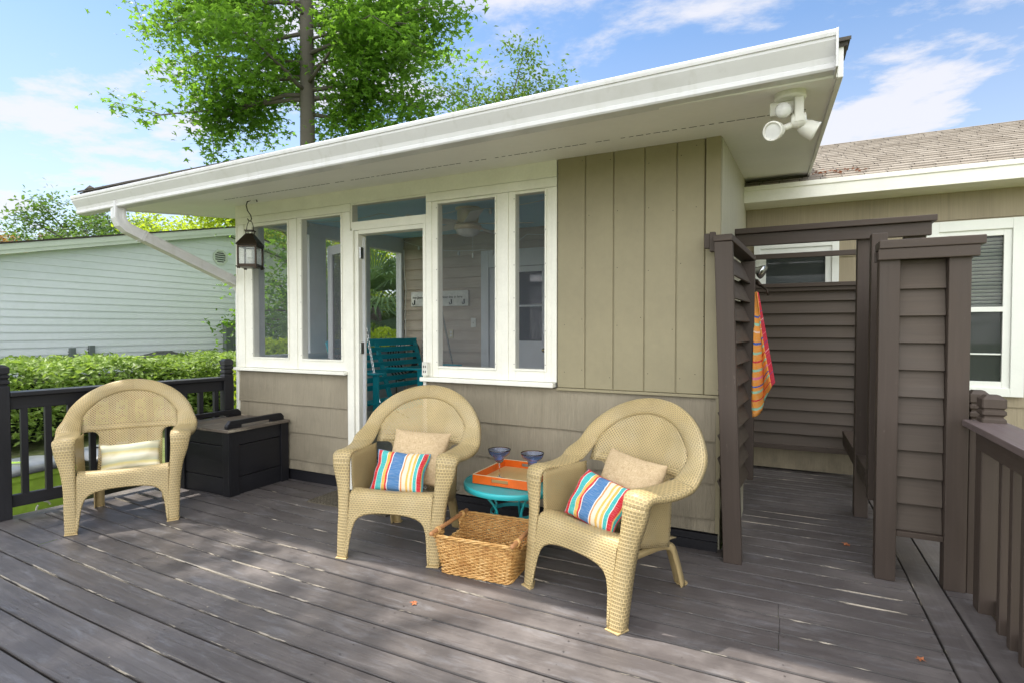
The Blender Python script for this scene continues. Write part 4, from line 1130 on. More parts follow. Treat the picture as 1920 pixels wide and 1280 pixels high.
# ------------------------------------------------------------------ railings
def finial_post(name, parent, cx_, cy_, w, z0, ztop, mat, rot=0):
    d = MB(); X = Vector((cos(rot), sin(rot), 0)); Y = Vector((-sin(rot), cos(rot), 0)); h = w/2
    zz_ = [(z0, h), (ztop-.150, h), (ztop-.140, h*.80), (ztop-.136, h*.80), (ztop-.126, h), (ztop-.110, h), (ztop-.100, h*.80), (ztop-.096, h*.80), (ztop-.086, h), (ztop-.072, h), (ztop-.066, h*.84), (ztop-.062, h*.84), (ztop-.056, h), (ztop-.018, h), (ztop, h*.55)]
    ch = .10
    for z, q in zz_:
        c = q*ch if z > ztop-.155 and z < ztop+1 and q > 0 else .004
        if z <= ztop-.15: c = .004
        for px, py in ((-q+c, -q), (q-c, -q), (q, -q+c), (q, q-c), (q-c, q), (-q+c, q), (-q, q-c), (-q, -q+c)):
            d.v.append(tuple(Vector((cx_, cy_, z))+X*px+Y*py))
    n = 8
    for i in range(len(zz_)-1):
        for k in range(n):
            d.face((i*n+k, i*n+(k+1) % n, (i+1)*n+(k+1) % n, (i+1)*n+k), [(zz_[i][0], k*.1), (zz_[i][0], k*.1+.1), (zz_[i+1][0], k*.1+.1), (zz_[i+1][0], k*.1)])
    d.face([(len(zz_)-1)*n+k for k in range(n)])
    return d.build(name, mat, parent)
M['rail_dark'] = mat_wood('shaded_rail_stain', (.018, .018, .021), .45, .3, bump=.25)  # same brown stain as the right rail, shade painted in as a darker colour
lr = thing('deck_railing', 'near-black wooden deck railing with balusters on the left side', 'railing', (-4.7, 2.6, 0))
P0 = Vector((-4.775, 1.80, 0)); P1 = Vector((-4.545, 3.33, 0)); rd_ = (P1-P0).normalized(); ra = atan2(rd_.y, rd_.x)-pi/2
finial_post('post', lr, P0.x, P0.y, .10, -.55, 1.055, M['rail_dark'], ra)
finial_post('post', lr, -4.53, 3.33, .085, -.55, 1.03, M['rail_dark'], ra)
def prail(parent, p, q, z, w, t, name, mat):
    d = MB(); d.bar((p.x, p.y, z), (q.x, q.y, z), w, t); return d.build(name, mat, parent, bevel=.005)
prail(lr, P0+rd_*.05, P1-rd_*.04, .852, .13, .03, 'cap_rail', M['rail_dark']); prail(lr, P0+rd_*.05, P1-rd_*.04, .79, .04, .088, 'top_rail', M['rail_dark']); prail(lr, P0+rd_*.05, P1-rd_*.04, .112, .04, .085, 'bottom_rail', M['rail_dark'])
Lr = (P1-P0).length; nb = 11
for i in range(nb):
    p_ = P0+rd_*(.05+(Lr-.09)*(i+.6)/nb); d = MB(); X = Vector((cos(ra), sin(ra), 0)); Y = rd_
    d.obox((p_.x-.0, p_.y, .45), X, Y, (0,0,1), .019, .019, .30); d.build('baluster', M['rail_dark'], lr, bevel=.002)
# railing continuing towards the viewer, behind the left frame edge
lr2 = thing('deck_railing', 'brown wooden railing with carved posts at the right edge of the deck', 'railing', (.85, 2.6, 0))
MS_ = M['stain']
finial_post('post', lr2, .862, 3.215, .088, -.5, 1.0, MS_); finial_post('post', lr2, .865, 3.43, .08, -.5, 1.0, MS_)
d = MB(); d.prism([(.765, 3.255, .845), (.925, 3.255, .845), (.925, 1.0, .845), (.765, 1.0, .845)], (0, 0, .03)); d.uv[-6:] = [[(a_[1], a_[0]*1.0) for a_ in ((.765, 3.255), (.765, 1.0), (.925, 1.0), (.925, 3.255))]]*2+[[(3.2, 0), (1, 0), (1, .03), (3.2, .03)]]*4
d.build('cap_rail', mat_wood('worn_rail_cap', (.15, .115, .11), .5, .3, light=((.30, .27, .28, 1), .6)), lr2, bevel=.004)
d = MB(); d.box(.80, .838, 1.0, 3.17, .755, .844, 1); d.build('top_rail', MS_, lr2, bevel=.004)
d = MB(); d.box(.872, .91, 1.0, 3.17, .0, .075, 1); d.build('bottom_rail', MS_, lr2, bevel=.008)
y = 3.02
while y > 1.1:
    d = MB(); d.box(.838, .876, y-.038, y, -.12, .80, 2); d.build('baluster', MS_, lr2, bevel=.003); y -= .125
boxes('post_cleat', MS_, lr2, [(.755, .835, 3.395, 3.46, .0, .835, 2), (.795, .845, 3.345, 3.40, .825, .858)], bevel=.006)

# ------------------------------------------------------------------ storage box
bx = thing('storage_box', 'black wooden storage chest with weathered lid in the deck corner', 'storage box', (-4.1, 3.1, 0))
x0, x1, y0, y1, H_ = -4.44, -3.815, 2.815, 3.385, .50
M['bw'] = M['darkwood']
d = MB()
for i in range(3):
    za, zb = [(.0, .135), (.140, .385), (.390, H_)][i]
    d.box(x0+.02, x1-.022, y0+.014, y0+.034, za, zb, 0); d.box(x1-.034, x1-.014, y0+.03, y1-.02, za, zb, 1)
d.box(x0, x0+.02, y0+.02, y1, 0, H_); d.box(x0, x1-.02, y1-.02, y1, 0, H_)
d.build('side_planks', M['bw'], bx, bevel=.003)
boxes('corner_trim', M['bw'], bx, [(x1-.075, x1-.001, y0, y0+.0135, 0, H_, 2), (x1-.0135, x1, y0+.0140, y0+.09, 0, H_, 2), (x1-.0135, x1, y1-.075, y1, 0, H_, 2), (x0, x0+.075, y0, y0+.0135, 0, H_, 2)], bevel=.002)
d = MB()
for i in range(4):
    a, b_ = lerp(x0-.02, x1+.02, i/4), lerp(x0-.02, x1+.02, (i+1)/4); d.box(a+.001, b_-.001, y0-.02, y1, H_+.001, H_+.024, 1)
ld = d.build('lid', M['boxlid'], bx, bevel=.003)
for xx in (x1-.035, x0+.05):
    d = MB(); d.prism([(xx-.018, y0+.0, H_+.048), (xx-.018, y0+.03, H_+.085), (xx-.018, y1-.06, H_+.085), (xx-.018, y1-.03, H_+.055), (xx-.018, y1-.03, H_+.048)], (.036, 0, 0))
    d.box(xx-.016, xx+.016, y0+.0, y0+.13, H_+.0245, H_+.0475); d.box(xx-.016, xx+.016, y1-.16, y1-.03, H_+.0245, H_+.0475)
    d.build('lid_rail', M['bw'], ld, bevel=.003)

# ------------------------------------------------------------------ door mat
d = MB()
d.box(-3.20, -2.45, 3.00, 3.36, .001, .008)
for i in range(24):
    for j in range(11): d.obox((-3.185+i*.0315, 3.016+j*.033, .010), (.7, .7, 0), (-.7, .7, 0), (0,0,1), .007, .007, .003)
tag(d.build('door_mat', M['mat']), 'dark brown fibre mat in front of the porch door', 'door mat')

# ------------------------------------------------------------------ wicker chair (local coords: front is -y)
def yb(x, z): return .44+.42*(z-.3)-.50*x*x
def make_chair():
    t = thing('wicker_chair', 'x', 'chair', (0,0,0), 'tan resin wicker armchairs on the deck')
    # stations  : I (inner) , O (outer), flange, crown
    arm_st = [((.247, .006, .0), (.300, .012, .0), .060, .004),
              ((.250, .022, .13), (.305, .028, .13), .060, .004),
              ((.256, .045, .27), (.312, .052, .27), .058, .006),
              ((.262, .063, .38), (.328, .072, .38), .055, .008),
              ((.266, .076, .47), (.354, .084, .47), .05, .010),
              ((.266, .082, .535), (.366, .090, .53), .045, .012),
              ((.264, .100, .575), (.374, .108, .568), .035, .012),
              ((.264, .145, .588), (.378, .150, .580), .032, .010),
              ((.268, .23, .580), (.388, .23, .572), .03, .008),
              ((.274, .32, .578), (.398, .32, .572), .03, .008),
              ((.282, .40, .582), (.405, .395, .586), .03, .008),
              ((.290, .448, .590), (.404, .440, .620), .03, .010)]
    def hoop(tt):
        a = radians(tt)
        xi, zi = .300*cos(a), .600+.240*sin(a); xo, zo = .392*cos(a), .592+.322*sin(a)
        return ((xi, yb(xi, zi), zi), (xo, yb(xo, zo)-.004+.006*sin(a), zo), .034, .009)
    half = arm_st + [hoop(q) for q in (14, 28, 42, 56, 70, 82, 90)]
    nI = [s[0] for s in half]; nO = [s[1] for s in half]; nF = [(s[2], s[3]) for s in half]
    def section(tpar, sx):
        I = Vector(catmull(nI, tpar)); O = Vector(catmull(nO, tpar)); F, Cr = catmull(nF, tpar)
        e = .02; a, b_ = max(0, tpar-e), min(len(half)-1, tpar+e)
        T = (Vector(catmull(nI, b_))+Vector(catmull(nO, b_))-Vector(catmull(nI, a))-Vector(catmull(nO, a))).normalized()
        Wd = (O-I); Wn = Wd.normalized(); N = Wn.cross(T).normalized()
        out = [I-N*(.012 if tpar < 10 else .003)-Wn*.001]
        for q in range(7):
            v = q/6; out.append(I+Wd*v+N*(Cr*sin(pi*v)))
        out += [O+Wn*.007-N*.006, O+Wn*.009-N*.016, O+Wn*.006-N*F]
        if sx < 0: out = [Vector((-p.x, p.y, p.z)) for p in out]
        return out
    vcoord = [0, .012, .032, .052, .072, .092, .112, .132, .142, .152, .185]
    def strip(d, ta, tb, n, sx):
        b = len(d.v); L = 0; prev = None; Ls = []
        for i in range(n+1):
            s_ = section(lerp(ta, tb, i/n), sx)
            mid = s_[4]
            if prev is not None: L += (mid-prev).length
            prev = mid; Ls.append(L); d.v += [tuple(p) for p in s_]
        k = 11
        for i in range(n):
            for j in range(k-1):
                q = (b+i*k+j, b+i*k+j+1, b+(i+1)*k+j+1, b+(i+1)*k+j)
                uvs = [(Ls[i], vcoord[j]), (Ls[i], vcoord[j+1]), (Ls[i+1], vcoord[j+1]), (Ls[i+1], vcoord[j])]
                if sx > 0: q = q[::-1]; uvs = uvs[::-1]
                d.face(q, uvs)
    TL, TA, TE = 5.0, 10.0, len(half)-1
    # seat with apron and arch
    prof = [(.52, .275), (.45, .283), (.36, .298), (.27, .322), (.20, .348), (.150, .368), (.110, .374), (.078, .364), (.060, .338), (.054, .30)]
    Lp = [0]
    for a, b_ in zip(prof, prof[1:]): Lp.append(Lp[-1]+sqrt((a[0]-b_[0])**2+(a[1]-b_[1])**2))
    ZL = [(0, .258), (.06, .257), (.12, .251), (.16, .241), (.19, .225), (.208, .203), (.218, .178), (.226, .145), (.234, .08), (.242, 0), (.26, 0)]
    def zlow(x):
        x = abs(x)
        for (xa, za), (xb, zb) in zip(ZL, ZL[1:]):
            if x <= xb: return lerp(za, zb, (x-xa)/(xb-xa))
        return 0.0
    xs_ = []
    q = 0
    xs_ = sorted(set([0, .04, .08, .11, .13, .145, .16, .175, .19, .199, .208, .213, .218, .222, .226, .230, .234, .238, .242, .246, .250]))
    xs_ = [-v for v in xs_[:0:-1]]+xs_
    d = MB(); rows = len(prof)+10; b = 0
    for x in xs_:
        for (yy, zz) in prof:
            dip = .012*(1-(x/.25)**2)*(1 if yy > .09 else 0); d.v.append((x, yy, zz-dip))
        zl = zlow(x)
        for r_ in range(1, 11):
            z = lerp(.30, zl, r_/10); yy = -.004+.016*(1-z/.30)**1.0*0+ (.004 if r_ == 10 else 0)
            d.v.append((x, .054*z/.30+(.004 if r_ == 10 else 0), z))
    for i in range(len(xs_)-1):
        for j in range(rows-1):
            ia = i*rows+j
            def UV(ii, jj):
                v = d.v[ii*rows+jj]; return (v[0], Lp[jj] if jj < len(prof) else Lp[-1]+(.30-v[2]))
            d.face((ia, ia+rows, ia+rows+1, ia+1), [UV(i, j), UV(i+1, j), UV(i+1, j+1), UV(i, j+1)])
    # V groove beside the column
    for sx in (-1, 1):
        b = len(d.v); n = 14
        for i in range(n+1):
            z = lerp(0, .355, i/n)
            xi = .250; xc = lerp(.247, .262, z/.38)
            o_ = .054*z/.30; d.v += [(sx*xi, o_+.002, z), (sx*(xi+.004), o_+.028, z), (sx*(xc+.006), o_+.008, z)]
        for i in range(n):
            for j in range(2):
                a = b+i*3+j; q = (a, a+1, a+4, a+3); u = [(j*.02, i*.025), (j*.02+.02, i*.025), (j*.02+.02, i*.025+.025), (j*.02, i*.025+.025)]
                if sx < 0: q = q[::-1]; u = u[::-1]
                d.face(q, u)
    # foot pads
    d.build('seat', M['wk'], t, smooth=True, solid=.006, world=False)
    # front legs
    for sx in (-1, 1):
        d = MB(); strip(d, 0, TL, 26, sx); lg = d.build('front_leg', M['wkb'], t, smooth=True, solid=.006, world=False)
        d = MB(); d.prism([(sx*.238, -.008, 0), (sx*.308, -.004, 0), (sx*.314, .065, 0), (sx*.29, .078, 0), (sx*.240, .02, 0)], (0, 0, .007)); d.build('foot', M['resin'], lg, world=False, bevel=.002)
    # armrests with side panels
    for sx in (-1, 1):
        d = MB(); strip(d, TL, TA, 40, sx); am = d.build('armrest', M['wkb'], t, smooth=True, solid=.006, world=False)
        d = MB()
        def spf(u, v):
            y = lerp(.105, .445, u); zt = .573; zb = lerp(.345, .27, u)-.02
            return (sx*(.262+.008*u-.010*(1-v)+.004*sin(pi*v)), y, lerp(zb, zt, v))
        d.grid(spf, 12, 8, lambda u, v: (u*.41, v*.27), flip=(sx < 0)); d.build('side_panel', M['wkl'], am, smooth=True, solid=.004, world=False)
    # back rim + lattice panel
    d = MB(); strip(d, TA, TE, 50, 1); strip(d, TA, TE, 50, -1); bk = d.build('backrest', M['wk'], t, smooth=True, solid=.006, world=False)
    # panel rows
    zr = [.285, .33, .38, .42, .45, .475, .495, .510, .525, .538, .548, .556, .562, .566, .5665, .60, .63, .66, .69, .72, .745, .765, .78, .795, .808, .818, .826, .833, .838]
    def hw(z):
        if z < .5664:
            if z <= .52: return .192
            return .192+.046-sqrt(max(0, .046**2-(min(z, .566)-.52)**2))
        if z < .60: return .300
        return .300*sqrt(max(0, 1-((z-.6)/.2405)**2))
    d2 = MB(); nx = 16
    for z in zr:
        h = hw(z)
        for i in range(nx+1):
            x = lerp(-h, h, i/nx); d2.v.append((x, yb(x, z)+.001+.004*(1-(x/.29)**2), z))
    for j in range(len(zr)-1):
        for i in range(nx):
            a = j*(nx+1)+i; q = (a, a+1, a+nx+2, a+nx+1)
            d2.face(q, [(d2.v[c][0], d2.v[c][2]*1.08) for c in q])
    d2.build('back_panel', M['wkl'], bk, smooth=True, solid=.004, world=False)
    # solid woven belt across the panel above the holes
    d3 = MB(); d3.grid(lambda u, v: (lerp(-.298, .298, u), yb(lerp(-.298, .298, u), lerp(.566, .612, v))+.0015, lerp(.567, .612, v)), 20, 2, lambda u, v: (u*.56, v*.045)); d3.build('back_band', M['wk'], bk, smooth=True, solid=.003, world=False)
    # rear leg frame
    for sx in (-1, 1):
        d = MB(); path = [(.195, .10, .262), (.195, .30, .262), (.197, .45, .255), (.200, .53, .225), (.203, .565, .16), (.206, .595, .08), (.210, .620, .0)]
        b = len(d.v); n = 24; k = 4
        for i in range(n+1):
            p_ = Vector(catmull(path, i/n*(len(path)-1))); p2 = Vector(catmull(path, min(len(path)-1, i/n*(len(path)-1)+.02))); p1 = Vector(catmull(path, max(0, i/n*(len(path)-1)-.02)))
            T = (p2-p1).normalized(); N = Vector((1,0,0)).cross(T).normalized()
            d.v += [tuple(Vector((sx*q_.x, q_.y, q_.z))) for q_ in (p_+Vector((-.03, 0, 0)), p_+Vector((.02, 0, 0)), p_+Vector((.026, 0, 0))-N*-.006, p_+Vector((.026, 0, 0))-N*.03)]
        for i in range(n):
            for j in range(k-1): d.face((b+i*k+j, b+i*k+j+1, b+(i+1)*k+j+1, b+(i+1)*k+j))
        rl = d.build('rear_leg', M['resin'], t, smooth=True, solid=.006, world=False)
        d = MB(); d.lathe([(0, 0), (.03, 0), (.03, .006), (0, .008)], (sx*.21, .635, 0), 14); d.build('foot', M['resin'], rl, world=False)
    boxes('under_brace', M['resin'], t, [(-.20, .20, .40, .46, .22, .262), (-.215, .215, .14, .19, .235, .262)], bevel=.006, world=False)
    return t
CH = make_chair()
def rot_(a, x, y): return (cos(a)*x-sin(a)*y, sin(a)*x+cos(a)*y)
chairs = [((-3.8555, 2.0785), 55.5, 'tan wicker armchair holding one cream-striped cushion, beside the black storage box'),
          ((-1.9635, 2.403), 14, 'tan wicker armchair in front of the porch door, left of the willow basket'),
          ((-.893, 2.382), -23.1, 'tan wicker armchair nearest the shower, right of the willow basket')]
CH.location = (*chairs[0][0], 0); CH.rotation_euler = (0, 0, radians(chairs[0][1])); CH['label'] = chairs[0][2]
for loc, ang, lb in chairs[1:]: dup(CH, (*loc, 0), radians(ang), lb)

# ------------------------------------------------------------------ cushions
def cushion(name, mat, w, h, th, chair, lp, tilt, yaw, roll, label, piping=False, seed=0, group=None):
    (ox, oy), ang = chairs[chair][0], radians(chairs[chair][1])
    n = 22; pts = []; d = MB()
    def P(u, v, s_):
        x = w/2*u*(.93+.07*v*v); z = h/2*v*(.93+.07*u*u)
        e = max(0, (1-u*u))*max(0, (1-v*v))
        t_ = th/2*e**.38
        t_ += .010*noise.noise(Vector((u*2.4+seed, v*2.4, s_)))*e**.3 + .004*noise.noise(Vector((u*7+seed, v*7, s_*3)))*e**.2
        sag = .020*noise.noise(Vector((u*1.5+seed*2, v*1.5, 9)))
        return Vector((x, s_*t_+sag, z+.004*noise.noise(Vector((u*5, v*5, seed)))))
    for s_ in (-1, 1):
        b = len(d.v)
        for i in range(n+1):
            for j in range(n+1):
                u = sin((i/n-.5)*pi*.98)/sin(.49*pi); v = sin((j/n-.5)*pi*.98)/sin(.49*pi); d.v.append(tuple(P(u, v, s_)))
        for i in range(n):
            for j in range(n):
                q = [(i, j), (i+1, j), (i+1, j+1), (i, j+1)]
                uv = [(a/n, c/n) for a, c in q]; ix = [b+a*(n+1)+c for a, c in q]
                if s_ > 0: ix = ix[::-1]; uv = uv[::-1]
                d.face(ix, uv)
    o = d.build(name, mat, smooth=True)
    wx, wy = rot_(ang, lp[0], lp[1])
    o.matrix_world = Matrix.Translation((ox+wx, oy+wy, lp[2])) @ Matrix.Rotation(ang+radians(yaw), 4, 'Z') @ Matrix.Rotation(radians(-tilt), 4, 'X') @ Matrix.Rotation(radians(roll), 4, 'Y')
    tag(o, label, 'cushion', group)
    if piping:
        pp = MB(); ring = []
        for k in range(96):
            a = k/96*4
            s2, f_ = int(a), a-int(a); g_ = -1+2*f_
            u, v = [(g_, -1), (1, g_), (-g_, 1), (-1, -g_)][s2]; ring.append(P(u*.999, v*.999, 0))
        pp.tube(ring, .0035, 6, closed=True); pp.build('piping', piping, o, smooth=True, world=False)
    return o
gb = 'beige linen cushions'; gs = 'striped cushions'
M['piping'] = mat_plain('piping_cloth', (.15, .28, .42), .9)
cushion('cushion', M['cream'], .36, .20, .13, 0, (.01, .36, .395), 24, 2, -1, 'cream and pale yellow striped cushion on the chair by the storage box', seed=3)
cushion('cushion', M['linen'], .37, .34, .13, 1, (.03, .40, .50), 26, 0, 2, 'beige linen cushion on the chair in front of the porch door', seed=5, group=gb)
cushion('cushion', M['stripe'], .33, .25, .12, 1, (-.03, .265, .44), 32, 4, 3, 'red, teal and blue striped cushion on the chair in front of the porch door', M['piping'], seed=8, group=gs)
cushion('cushion', M['linen'], .37, .33, .13, 2, (.035, .41, .50), 27, -2, 5, 'beige linen cushion on the chair nearest the shower', seed=13, group=gb)
cushion('cushion', M['stripe'], .33, .25, .12, 2, (-.02, .255, .44), 34, 2, 10, 'red, teal and blue striped cushion on the chair nearest the shower', mat_plain('red_piping', (.5, .04, .06), .9), seed=17, group=gs)

# ------------------------------------------------------------------ basket
bk = thing('willow_basket', 'square willow basket with dowel handles on the deck between two chairs', 'basket', (-1.44, 2.62, 0), rz=0)
brz = radians(4)
def bpt(x, y, z):
    X_, Y_ = rot_(brz, x, y); return Vector((-1.44+X_, 2.62+Y_, z))
def rr(hx, hy, s, r=.03):
    """rounded rectangle param s in 0..1 -> (x,y,nx,ny)"""
    segs = [(2*(hx-r)), (pi/2*r), (2*(hy-r)), (pi/2*r)]*2; tot = sum(segs); q = s % 1*tot
    cs = [((-hx+r, -hy), (1, 0)), None, ((hx, -hy+r), (0, 1)), None, ((hx-r, hy), (-1, 0)), None, ((-hx, hy-r), (0, -1)), None]
    cc = {1: (hx-r, -hy+r, -pi/2), 3: (hx-r, hy-r, 0), 5: (-hx+r, hy-r, pi/2), 7: (-hx+r, -hy+r, pi)}
    for i, L_ in enumerate(segs):
        if q <= L_ or i == 7:
            if i in cc:
                cx_, cy_, a0 = cc[i]; a = a0+q/r; return cx_+r*cos(a), cy_+r*sin(a), cos(a), sin(a)
            (px, py), (dx_, dy_) = cs[i]; return px+dx_*q, py+dy_*q, dy_, -dx_
        q -= L_
NS = 58
BH = .205
def bsz(z): u = z/BH; return .195+.030*u, .160+.036*u
d = MB()
rows = 21
for j in range(rows):
    z = .010+j*(BH-.016)/(rows-1); hx, hy = bsz(z)
    npt = NS*2
    def pt(k, j=j, z=z, hx=hx, hy=hy):
        s_ = k/npt; x, y, nx_, ny_ = rr(hx, hy, s_); off = .0055*cos(pi*k/2+pi*j)*(1 if k % 2 == 0 else 0) + R.uniform(-.0008, .0008)
        sway = .0012*sin(k*.9+j)
        return bpt(x+nx_*off, y+ny_*off, z+sway)
    if j < rows-6:
        d.tube([pt(k) for k in range(npt)], .0047, 5, closed=True)
    else:
        # leave hand holes in the middle of the two short sides
        cur = []
        runs = []
        for k in range(npt+1):
            x, y, _, _ = rr(hx, hy, (k % npt)/npt)
            if abs(abs(x)-hx) < .002 and abs(y) < .085:
                if len(cur) > 2: runs.append(cur)
                cur = []
            else: cur.append(pt(k % npt))
        if len(cur) > 2: runs.append(cur)
        for r_ in runs: d.tube(r_, .0047, 5)
# stakes
for k in range(NS):
    x0_, y0_, nx_, ny_ = rr(*bsz(0), (k+.0)/NS); x1_, y1_, _, _ = rr(*bsz(BH), (k+.0)/NS)
    if abs(abs(x1_)-bsz(BH)[0]) < .002 and abs(y1_) < .085:
        f_ = .70; d.tube([bpt(x0_, y0_, .004), bpt(lerp(x0_, x1_, f_), lerp(y0_, y1_, f_), BH*f_)], .0036, 5)
    else: d.tube([bpt(x0_, y0_, .004), bpt(x1_, y1_, BH)], .0036, 5)
bw_ = d.build('woven_sides', M['willow'], bk, smooth=True)
d = MB()
for zz_, hxx in ((BH+.002, 1), (.008, 0)):
    hx, hy = bsz(zz_ if hxx else 0)
    for q in range(3):
        ring = []; runs = []; npt = 130
        for k in range(npt):
            x, y, nx_, ny_ = rr(hx+.004, hy+.004, k/npt); ph = k*.55+q*2*pi/3
            p_ = bpt(x+nx_*.006*cos(ph), y+ny_*.006*cos(ph), zz_+.0065*sin(ph))
            if hxx and abs(abs(x)-hx-.004) < .002 and abs(y) < .10:
                if len(ring) > 2: runs.append(ring)
                ring = []
            else: ring.append(p_)
        if hxx:
            runs.append(ring)
            for r_ in runs: d.tube(r_, .0052, 5)
        else: d.tube(ring, .0048, 5, closed=True)
d.build('rim', M['willow'], bk, smooth=True)
d = MB()
for i in range(26): d.tube([bpt(-.185, lerp(-.15, .15, i/25), .008), bpt(.185, lerp(-.15, .15, i/25), .008)], .0055, 5)
d.build('bottom', M['willow'], bk, smooth=True)
for sx in (-1, 1):
    d = MB(); d.tube([bpt(sx*.231, -.215, BH+.012), bpt(sx*.231, -.205, BH+.012), bpt(sx*.231, .205, BH+.012), bpt(sx*.231, .215, BH+.012)], [.009, .012, .012, .009], 12); h = d.build('handle', M['dowel'], bk, smooth=True)
    for yy in (-.14, .14):
        d = MB()
        for q in range(4):
            d.tube([bpt(sx*.231+.015*cos(a), yy+q*.006-.01+.004*sin(a), BH+.008+.018*sin(a)) for a in [2*pi*k/12 for k in range(12)]], .003, 5, closed=True)
        d.build('binding', M['willow'], h, smooth=True)

# ------------------------------------------------------------------ side table, tray, glasses
TX, TY, TZ = -1.45, 2.97, .38
t = thing('side_table', 'round turquoise metal side table between the two chairs, paint chipped at the rim', 'side table', (TX, TY, 0))
d = MB()
for i in range(1):
    n = 48; d.v.append((TX, TY, TZ)); 
    for r_ in (.1, .2, .29):
        for k in range(n): a = 2*pi*k/n; d.v.append((TX+r_*cos(a), TY+r_*sin(a), TZ))
    for k in range(n): q = (0, 1+k, 1+(k+1) % n); d.face(q, [(d.v[c][0], d.v[c][1]) for c in q])
    for j in range(2):
        for k in range(n):
            q = (1+j*n+k, 1+(j+1)*n+k, 1+(j+1)*n+(k+1) % n, 1+j*n+(k+1) % n); d.face(q, [(d.v[c][0], d.v[c][1]) for c in q])
d.build('mesh_top', M['turqmesh'], t, solid=.002)
d = MB(); d.lathe([(.286, TZ-.002), (.290, TZ+.004), (.298, TZ+.004), (.302, TZ-.002), (.302, TZ-.026), (.298, TZ-.028), (.296, TZ-.004)], (TX, TY, 0), 56); d.build('rim', M['turq'], t, smooth=True)
for q in range(5):
    a = 2*pi*q/5+.5; ca, sa = cos(a), sin(a); d = MB()
    pf = [(.25, TZ-.015), (.19, TZ-.07), (.135, TZ-.14), (.128, TZ-.19), (.16, TZ-.28), (.19, TZ-.34), (.20, .005)]
    pf = [catmull(pf, i/20*6) for i in range(21)]
    d.tube([(TX+ca*r_, TY+sa*r_, z) for r_, z in pf], .0075, 7); d.build('leg', M['turq'], t, smooth=True)
d = MB()
for rr_, z_, h_ in ((.138, .185, .022), (.03, .0, 0)):
    if h_: d.lathe([(rr_, z_), (rr_+.004, z_), (rr_+.004, z_+h_), (rr_, z_+h_), (rr_, z_)], (TX, TY, 0), 40)
d.build('brace_ring', M['turq'], t, smooth=False)
tx0, tx1, ty0, ty1 = -1.645, -1.285, 2.815, 3.235; tz = TZ+.006
t = thing('serving_tray', 'orange lacquered serving tray with cutout handles on the turquoise table', 'tray', (-1.465, 3.02, tz))
d = MB(); d.box(tx0+.004, tx1-.004, ty0+.004, ty1-.004, tz, tz+.007); d.build('bed', M['traybed'], t)
def trayside(d, p, q, z0, z1, th=.008, hole=False):
    p = Vector(p); q = Vector(q); dx = (q-p).normalized(); L_ = (q-p).length; nx_ = Vector((-dx.y, dx.x, 0))
    def seg(a, b_, za, zb): d.obox((p+dx*((a+b_)/2))+Vector((0,0,(za+zb)/2)), dx, nx_, (0,0,1), (b_-a)/2, th/2, (zb-za)/2)
    if hole:
        a, b_ = L_/2-.055, L_/2+.055; seg(0, a, z0, z1); seg(b_, L_, z0, z1); seg(a, b_, z0, z0+.017); seg(a, b_, z1-.013, z1)
    else: seg(0, L_, z0, z1)
d = MB()
trayside(d, (tx0, ty0, 0), (tx1, ty0, 0), tz, tz+.050, hole=True); trayside(d, (tx0, ty1, 0), (tx1, ty1, 0), tz, tz+.050, hole=True)
trayside(d, (tx0, ty0+.004, 0), (tx0, ty1-.004, 0), tz, tz+.0499); trayside(d, (tx1, ty0+.004, 0), (tx1, ty1-.004, 0), tz, tz+.0499)
d.build('sides', M['orange'], t)
d = MB()
trayside(d, (tx0, ty0, 0), (tx1, ty0, 0), tz+.0505, tz+.0525, .0085); trayside(d, (tx0, ty1, 0), (tx1, ty1, 0), tz+.0505, tz+.0525, .0085)
trayside(d, (tx0, ty0+.004, 0), (tx0, ty1-.004, 0), tz+.0504, tz+.0522, .0085); trayside(d, (tx1, ty0+.004, 0), (tx1, ty1-.004, 0), tz+.0504, tz+.0522, .0085); d.build('rim', M['trayedge'], t)
def margarita(x, y, label):
    z0 = tz+.0075
    t = thing('margarita_glass', label, 'glass', (x, y, z0), 'blue margarita glasses on the orange tray')
    o_ = [(0, .002), (.036, .0), (.037, .002), (.02, .006), (.006, .012), (.0042, .03), (.004, .085), (.006, .092), (0, .094)]
    d = MB(); d.lathe(o_, (x, y, z0), 28); d.build('stem', M['clearglass'], t, smooth=True)
    out = [(0, .094), (.012, .095), (.024, .104), (.028, .116), (.030, .126), (.045, .136), (.060, .150), (.068, .170), (.0695, .178)]
    inn = [(.0675, .178), (.066, .170), (.058, .152), (.044, .1385), (.028, .128), (.026, .117), (.022, .107), (.011, .099), (0, .098)]
    d = MB(); d.lathe(out+inn, (x, y, z0), 36); d.build('bowl', M['blueglass'], t, smooth=True)
margarita(-1.535, 2.945, 'blue margarita glass on the orange tray, the one farther from the shower')
margarita(-1.315, 2.945, 'blue margarita glass on the orange tray, the one nearer the shower')

# ------------------------------------------------------------------ fallen leaves on the deck
for (x, y, s_, lb) in ((-1.55, 2.10, .022, 'small red dry leaf on the deck planks in front of the willow basket'), (-.63, 2.42, .02, 'small tan dry leaf beside the front leg of the chair nearest the shower'), (.36, 3.83, .028, 'orange dry leaf on the shower floor boards'), (.50, 2.62, .02, 'orange dry leaf on the deck near the right border boards')):
    d = MB(); an = R.uniform(0, 6); pts = []
    for k in range(10):
        r_ = s_*(1.0 if k % 2 == 0 else .5)*R.uniform(.8, 1.1); a = an+2*pi*k/10; pts.append((x+r_*cos(a), y+r_*sin(a), .003+R.uniform(0, .008)))
    d.v.append((x, y, .004)); d.v += pts
    for k in range(10): d.face((0, 1+k, 1+(k+1) % 10))
    tag(d.build('dry_leaf', M['dry'], solid=.0006), lb, 'leaf', 'dry leaves fallen on the deck')

